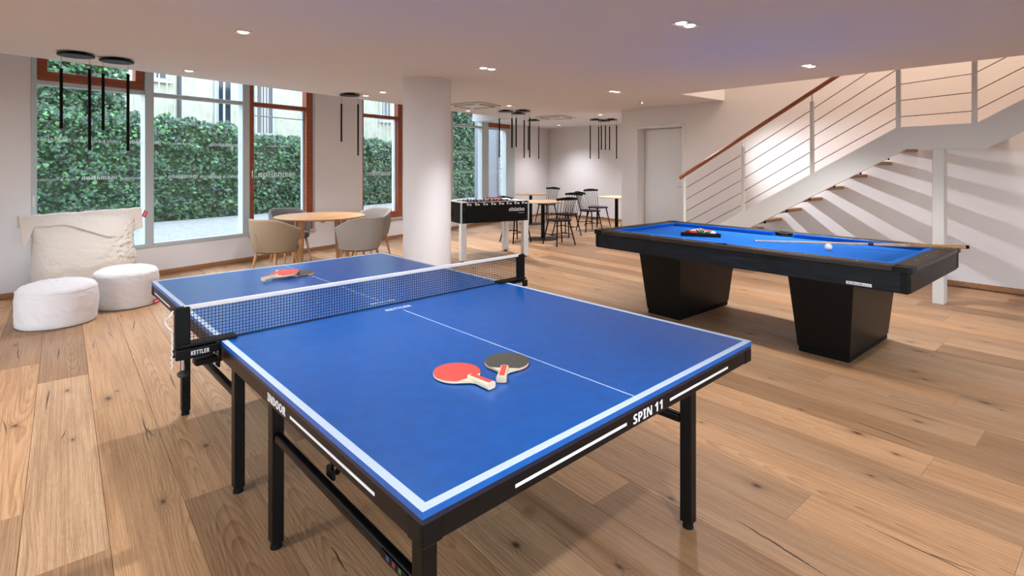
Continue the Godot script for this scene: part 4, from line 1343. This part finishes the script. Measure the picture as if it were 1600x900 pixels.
# ------------------------------------------------------------------ bean bags
func build_beanbags():
	var lump := FastNoiseLite.new()
	lump.frequency = 1.0
	lump.seed = 9
	# big bag slumped against the window wall; local x along the wall, z into the room
	var o := thing("bean_bag", "large beige canvas bean bag slumped under the left window", "bean bag", wall_point(2.44, 0, -0.255), deg_to_rad(WALL_TURN - 1.0))
	var lv := [[0.0, 0.40, 0.15, 0.02], [0.012, 0.44, 0.19, 0.02], [0.06, 0.462, 0.215, 0.02], [0.16, 0.472, 0.23, 0.02], [0.28, 0.475, 0.23, 0.01], [0.40, 0.47, 0.22, 0.0], [0.50, 0.46, 0.20, -0.01], [0.58, 0.455, 0.18, -0.02], [0.66, 0.46, 0.15, -0.03], [0.74, 0.48, 0.11, -0.045], [0.82, 0.50, 0.06, -0.06], [0.87, 0.51, 0.02, -0.065]]
	var level := func(y: float) -> Array:
		for k in lv.size() - 1:
			if y <= lv[k + 1][0]:
				var u: float = (y - lv[k][0]) / (lv[k + 1][0] - lv[k][0])
				return [lerpf(lv[k][1], lv[k + 1][1], u), lerpf(lv[k][2], lv[k + 1][2], u), lerpf(lv[k][3], lv[k + 1][3], u)]
		return [0.51, 0.02, -0.065]
	var crease := func(p: Vector3, side: float) -> float:
		return 0.012 * lump.get_noise_3d(p.x * 5.0, p.y * 7.0, p.z * 5.0) + (0.008 + 0.022 * side) * (1.0 - absf(lump.get_noise_3d(p.x * 7.0 + p.y * 6.0, p.y * 17.0 - p.x * 7.0, p.z * 5.0)) * 2.2) * smoothstep(0.1, 0.45, p.y)
	var g := []
	for i in 64:
		var y := 0.87 * pow(i / 63.0, 1.15)
		var q3: Array = level.call(y)
		var row := PackedVector3Array()
		for j in 128:
			var q := TAU * j / 128.0
			var dx := signf(cos(q)) * pow(absf(cos(q)), 0.62)
			var dz := signf(sin(q)) * pow(absf(sin(q)), 0.75)
			var p := Vector3(q3[0] * dx, y, q3[2] + q3[1] * dz)
			var w: float = crease.call(p, smoothstep(0.15, 0.8, dx))
			row.append(p + Vector3(dx * 0.6, 0, dz) * w)
		g.append(row)
	var bb := B.new().grid(g, false, true, true)
	var cb := Vector3(0, 0.0, 0.02)
	for j in 128:
		bb.tri(cb, g[0][j], g[0][(j + 1) % 128], Vector3.DOWN, Vector3.DOWN, Vector3.DOWN)
	part("bag", bb, M.canvas, o)
	# the empty top of the bag folded forward, its left corner hanging down
	var fg := []
	var nu := 81
	for i in nu:
		var s := -1.0 + 2.0 * i / (nu - 1)
		var x := 0.575 * s
		var crest := 0.885 + 0.012 * (s + 1.0) + 0.010 * lump.get_noise_1d(s * 3.0)
		var drop := lerpf(0.115, 0.30, smoothstep(-0.45, 0.45, s)) - 0.06 * smoothstep(0.7, 1.0, s) + 0.20 * smoothstep(-0.80, -0.97, s)
		var outer := PackedVector3Array()
		for j in 17:
			var v := j / 16.0
			var p: Vector3
			if v < 0.2:
				p = Vector3(x, crest - 0.12 * (1.0 - v / 0.2), -0.095)
			elif v < 0.4:
				var q := (v - 0.2) / 0.2
				p = Vector3(x, crest + 0.012 * sin(q * PI), -0.095 + 0.06 * q)
			else:
				var q := (v - 0.4) / 0.6
				var y := crest - drop * q
				var q3: Array = level.call(minf(y, 0.87))
				var rx := clampf(absf(x) / q3[0], 0.0, 1.0)
				var front: float = q3[2] + q3[1] * pow(1.0 - pow(rx, 3.2), 0.6)
				var hang: float = maxf(front + 0.030, -0.035 + 0.05 * q)
				p = Vector3(x * (1.0 - 0.05 * q * smoothstep(-0.7, -1.0, s)), y, lerpf(-0.035, hang, smoothstep(0.0, 0.35, q)))
			p.z += 0.006 * lump.get_noise_2d(s * 6.0 + v * 4.0, v * 5.0)
			p.y += 0.005 * lump.get_noise_2d(s * 9.0, v * 3.0 + 7.0)
			outer.append(p)
		var loop := PackedVector3Array(outer)
		for j in range(16, -1, -1):
			var v := j / 16.0
			loop.append(outer[j] + (Vector3(0, 0, 0.006) if v < 0.2 else (Vector3(0, -0.006, 0) if v < 0.4 else Vector3(0, -0.001, -0.007))))
		fg.append(loop)
	var fb := B.new().grid(fg, false, true, true)
	for e in [0, nu - 1]:
		var n := Vector3(-1 if e == 0 else 1, 0, 0)
		var L: PackedVector3Array = fg[e]
		for j in 16:
			fb.tri(L[j], L[j + 1], L[33 - j], n, n, n)
			fb.tri(L[j + 1], L[32 - j], L[33 - j], n, n, n)
	part("folded_flap", fb, M.canvas, o)
	var tg := part("brand_tag", B.new().box(Vector3.ZERO, Vector3(0.085, 0.05, 0.003), 0.001), M.red, o, Vector3(0.60, 0.835, 0.0))
	tg.rotation = Vector3(-0.2, 0.3, 1.0)
	lettering("lettering", "fatboy", M.bold, M.print, tg, 0.07, Transform3D(Basis(Vector3.BACK, PI), Vector3(0, 0, 0.0018)))
	pouf("white canvas pouf with piped seam, the nearer one", Vector3(-0.03, 0, -6.46), 0.30, 0.345, 3, false)
	pouf("white canvas pouf with a red tag beside the blue table", Vector3(0.51, 0, -6.83), 0.285, 0.36, 8, true)

func pouf(label: String, p: Vector3, r: float, h: float, sd: int, tagged: bool):
	var o := thing("pouf", label, "pouf", p, 0, "white canvas poufs")
	var lump := FastNoiseLite.new()
	lump.frequency = 1.0
	lump.seed = sd
	var prof := [Vector2(0.02, 0.0), Vector2(r * 0.9, 0.0), Vector2(r * 0.965, 0.012), Vector2(r * 0.985, 0.04), Vector2(r, 0.11), Vector2(r * 1.012, h * 0.5), Vector2(r * 1.005, h * 0.75), Vector2(r * 0.985, h - 0.045), Vector2(r * 0.955, h - 0.015), Vector2(r * 0.88, h + 0.006), Vector2(r * 0.72, h + 0.024), Vector2(r * 0.5, h + 0.036), Vector2(r * 0.25, h + 0.04), Vector2(0.004, h + 0.038)]
	var g := []
	for k in prof.size() - 1:
		for u in (4 if k < prof.size() - 2 else 5):
			var q: Vector2 = prof[k].lerp(prof[k + 1], u / 4.0)
			var row := PackedVector3Array()
			for j in 80:
				var a := TAU * j / 80.0
				var d := Vector3(cos(a), 0, sin(a))
				var wob := 0.010 * lump.get_noise_3d(d.x * 1.6, q.y * 3.0, d.z * 1.6) + 0.007 * lump.get_noise_3d(d.x * 4.0 + q.y * 9.0, q.y * 20.0, d.z * 4.0) * smoothstep(0.02, 0.1, q.y)
				row.append(d * (q.x + wob * minf(1.0, q.x / (r * 0.5))) + Vector3(0, q.y + (0.010 * lump.get_noise_2d(d.x * q.x * 8.0, d.z * q.x * 8.0) if q.y > h - 0.03 else 0.0), 0))
			g.append(row)
	part("bag", B.new().grid(g, false, true, true), M.canvas_white, o)
	var pts := []
	for j in 49:
		var a := TAU * j / 48.0
		pts.append(Vector3(cos(a) * r * 0.975, h - 0.03, sin(a) * r * 0.975))
	part("piping", B.new().path(pts, 0.0045, 6), M.canvas_white, o)
	if tagged:
		var d := Vector3(0.80, 0, 0.60)
		var tg := part("brand_tag", B.new().box(Vector3.ZERO, Vector3(0.095, 0.045, 0.003), 0.001), M.red, o, d * (r + 0.03) + Vector3(0, 0.035, 0))
		tg.rotation = Vector3(-0.35, 0.72, 0.12)
		lettering("lettering", "fatboy", M.bold, M.print, tg, 0.075, Transform3D(Basis(Vector3.BACK, PI), Vector3(0, 0, 0.0018)))

# ------------------------------------------------------------------ ceiling fittings
func downlight(label: String, x: float, z: float, double: bool, energy := 5.0, aim = null, spread := 52.0):
	var o := thing("downlight", label, "downlight", Vector3(x, CEIL, z), 0, "recessed ceiling downlights")
	var w := 0.115 if double else 0.06
	var f := B.new()
	f.span(Vector3(-w, -0.006, -0.06), Vector3(w, 0.0, -0.052), 0.002)
	f.span(Vector3(-w, -0.006, 0.052), Vector3(w, 0.0, 0.06), 0.002)
	f.span(Vector3(-w, -0.006, -0.052), Vector3(-w + 0.008, 0.0, 0.052), 0.002)
	f.span(Vector3(w - 0.008, -0.006, -0.052), Vector3(w, 0.0, 0.052), 0.002)
	part("frame", f, M.white, o)
	var xs := [-0.056, 0.056] if double else [0.0]
	for q in xs:
		part("lamp_lens", B.new().at(Vector3(q, 0, 0)).lathe([Vector2(0, -0.010), Vector2(0.030, -0.008), Vector2(0.042, 0.0)], 24), M.lamp, o)
		var l := SpotLight3D.new()
		l.name = "beam"
		l.position = Vector3(q, -0.03, 0)
		l.rotation_degrees.x = -90
		if aim != null and q > 0.0:       # this head is swivelled towards the stair
			l.position.y = -0.06
			l.transform = Transform3D(Basis(), l.position).looking_at(aim - o.position, Vector3.UP)
		l.light_color = Color(0.96, 0.965, 1.0)
		l.light_energy = 1.7 * energy / xs.size()
		l.light_size = 0.035
		l.spot_range = 15.0
		l.spot_attenuation = 2.0
		l.spot_angle = 24.0 if aim != null and q > 0.0 else spread
		l.spot_angle_attenuation = 1.0
		l.shadow_enabled = true
		o.add_child(l, true)

func pendant(label: String, x: float, z: float, dirs: Array):
	var o := thing("tube_pendant", label, "pendant lamp", Vector3(x, CEIL, z), 0, "black tube pendant lamps")
	part("mount", B.new().cyl(Vector3(0, 0, 0), Vector3(0, -0.02, 0), 0.075, 0.075, 24), M.black, o)
	part("ceiling_disc", B.new().lathe([Vector2(0, -0.032), Vector2(0.137, -0.032), Vector2(0.140, -0.028), Vector2(0.140, -0.020), Vector2(0, -0.020)], 40), M.black, o)
	for q in dirs:
		var v: Vector3 = q[0]
		var tb := part("tube", B.new().cyl(Vector3(v.x, -0.15 - q[1], v.z), Vector3(v.x, -0.15, v.z), 0.0125, 0.0125, 14), M.blackmat, o)
		part("cable", B.new().cyl(Vector3(v.x, -0.15, v.z), Vector3(v.x, -0.03, v.z), 0.002, 0.002, 6), M.grey, tb)

func build_ceiling_things():
	downlight("single recessed downlight above the far half of the blue table", 1.08, -4.54, false, 3.8)
	downlight("recessed downlight near the two left pendant discs", 1.07, -6.80, false)
	downlight("double recessed downlight nearest the viewer", 3.51, -2.20, true)
	downlight("double recessed downlight just right of the pillar top", 3.50, -4.58, true, 5.0, null, 44.0)
	downlight("recessed downlight left of the pillar, the nearer of two", 3.50, -7.03, false, 3.0)
	downlight("recessed downlight beside the single pendant disc by the pier", 3.48, -7.55, false, 3.0)
	downlight("double recessed downlight above the pool table near the stair opening", 5.98, -2.30, true, 7.5)
	downlight("double recessed downlight left of the stair opening", 5.98, -4.87, true, 6.0)
	downlight("recessed downlight beside the pendant cluster over the black chairs", 5.99, -7.22, false)
	downlight("recessed downlight near the far window under the air cassette", 5.96, -8.41, false, 6.0)
	downlight("recessed downlight above the corner of the door wall", 8.51, -7.31, false, 5.0, null, 60.0)
	downlight("recessed downlight washing the far white wall", 9.95, -9.95, false, 3.6, null, 60.0)
	downlight("recessed downlight in the nook hidden behind the door wall", 10.0, -7.4, false, 4.5, null, 60.0)
	downlight("recessed downlight over the near end of the blue table, out of view", 1.07, -2.20, false, 3.2)
	downlight("recessed downlight over the viewer, out of view", 1.07, 0.15, false)
	for q in [[-4.55, "beyond"], [-2.2, "beside"], [0.15, "behind"]]:
		downlight("recessed downlight in the left row %s the viewer, out of view" % q[1], -1.38, q[0], false, 7.0)
	downlight("double recessed downlight right of the viewer, out of view", 3.51, 0.15, true, 3.0)
	downlight("double recessed downlight over the near stair side, out of view", 5.98, 0.15, true, 3.0)
	var sh := 0.55
	var lg := 0.75
	var r := 0.105
	pendant("black disc pendant with two tubes, leftmost by the window", 0.10, -6.38, [[Vector3(-r, 0, -0.03), sh], [Vector3(r * 0.9, 0, 0.09), lg]])
	pendant("black disc pendant with two tubes, second from the left", 0.41, -6.49, [[Vector3(-r, 0, -0.03), sh], [Vector3(r * 0.8, 0, 0.07), lg]])
	pendant("single black disc pendant with two tubes before the white pier", 3.21, -7.50, [[Vector3(-r, 0, -0.05), sh], [Vector3(r, 0, 0.05), lg]])
	pendant("black disc pendant leftmost in the cluster over the nearest pedestal table", 6.47, -7.90, [[Vector3(-0.08, 0, -0.09), lg], [Vector3(0.09, 0, 0.08), sh]])
	pendant("black disc pendant in the middle of the cluster over the nearest pedestal table", 6.93, -8.07, [[Vector3(-0.08, 0, -0.09), sh], [Vector3(0.09, 0, 0.08), lg]])
	pendant("black disc pendant rightmost in the cluster over the nearest pedestal table", 6.68, -7.64, [[Vector3(-0.1, 0, -0.08), sh], [Vector3(0.1, 0, 0.08), lg]])
	pendant("black disc pendant over the farthest pedestal table", 8.28, -9.10, [[Vector3(-0.08, 0, -0.09), sh], [Vector3(0.09, 0, 0.08), lg]])
	pendant("black disc pendant leftmost of the three by the door wall corner", 9.26, -8.08, [[Vector3(-0.09, 0, -0.09), lg], [Vector3(0.08, 0, 0.09), sh]])
	pendant("black disc pendant in the middle of the three by the door wall corner", 9.62, -8.14, [[Vector3(-0.09, 0, -0.09), lg], [Vector3(0.08, 0, 0.09), sh]])
	pendant("black disc pendant rightmost of the three by the door wall corner", 9.50, -7.84, [[Vector3(-0.09, 0, -0.09), sh], [Vector3(0.08, 0, 0.09), lg]])
	var ww := thing("stair_spotlight", "small white ceiling spotlight over the foot of the stair", "spotlight", Vector3(7.22, CEIL, -5.35), 0)
	part("snoot", B.new().cyl(Vector3(0, 0, 0), Vector3(0, -0.035, 0), 0.03, 0.03, 20), M.ceiling, ww)
	part("lamp_lens", B.new().cyl(Vector3(0.005, -0.030, 0.026), Vector3(0.006, -0.031, 0.031), 0.012, 0.012, 14), M.lamp, ww)
	var sl := SpotLight3D.new()
	sl.name = "beam"
	sl.light_color = Color(0.96, 0.965, 1.0)
	sl.light_energy = 24.0
	sl.light_size = 0.02
	sl.spot_range = 15.0
	sl.spot_attenuation = 2.0
	sl.spot_angle = 25.0
	sl.spot_angle_attenuation = 1.0
	sl.shadow_enabled = true
	ww.add_child(sl)
	sl.transform = Transform3D(Basis(), Vector3(0.01, -0.05, 0.06)).looking_at(Vector3(8.15, 0.35, -1.6) - ww.position, Vector3.UP)
	cassette("square white air cassette with black slot nearest the pillar", Vector3(5.45, CEIL, -7.50))
	cassette("square white air cassette with black slot farther back", Vector3(8.20, CEIL, -8.28))

func cassette(label: String, p: Vector3):
	var o := thing("air_cassette", label, "air conditioner", p - Vector3(0, 0.004, 0), deg_to_rad(WALL_TURN), "ceiling air cassettes")
	part("panel", B.new().span(Vector3(-0.33, -0.025, -0.33), Vector3(0.33, 0.0, 0.33), 0.008), M.white, o)
	for k in 4:
		var b := B.new()
		b.t = Transform3D(Basis(Vector3.UP, PI * 0.5 * k), Vector3.ZERO)
		b.span(Vector3(-0.22, -0.028, 0.25), Vector3(0.22, -0.02, 0.295), 0.003)
		part("air_slot", b, M.rubberblack, o)
	part("grille", B.new().span(Vector3(-0.19, -0.030, -0.19), Vector3(0.19, -0.02, 0.19), 0.004), M.white, o)
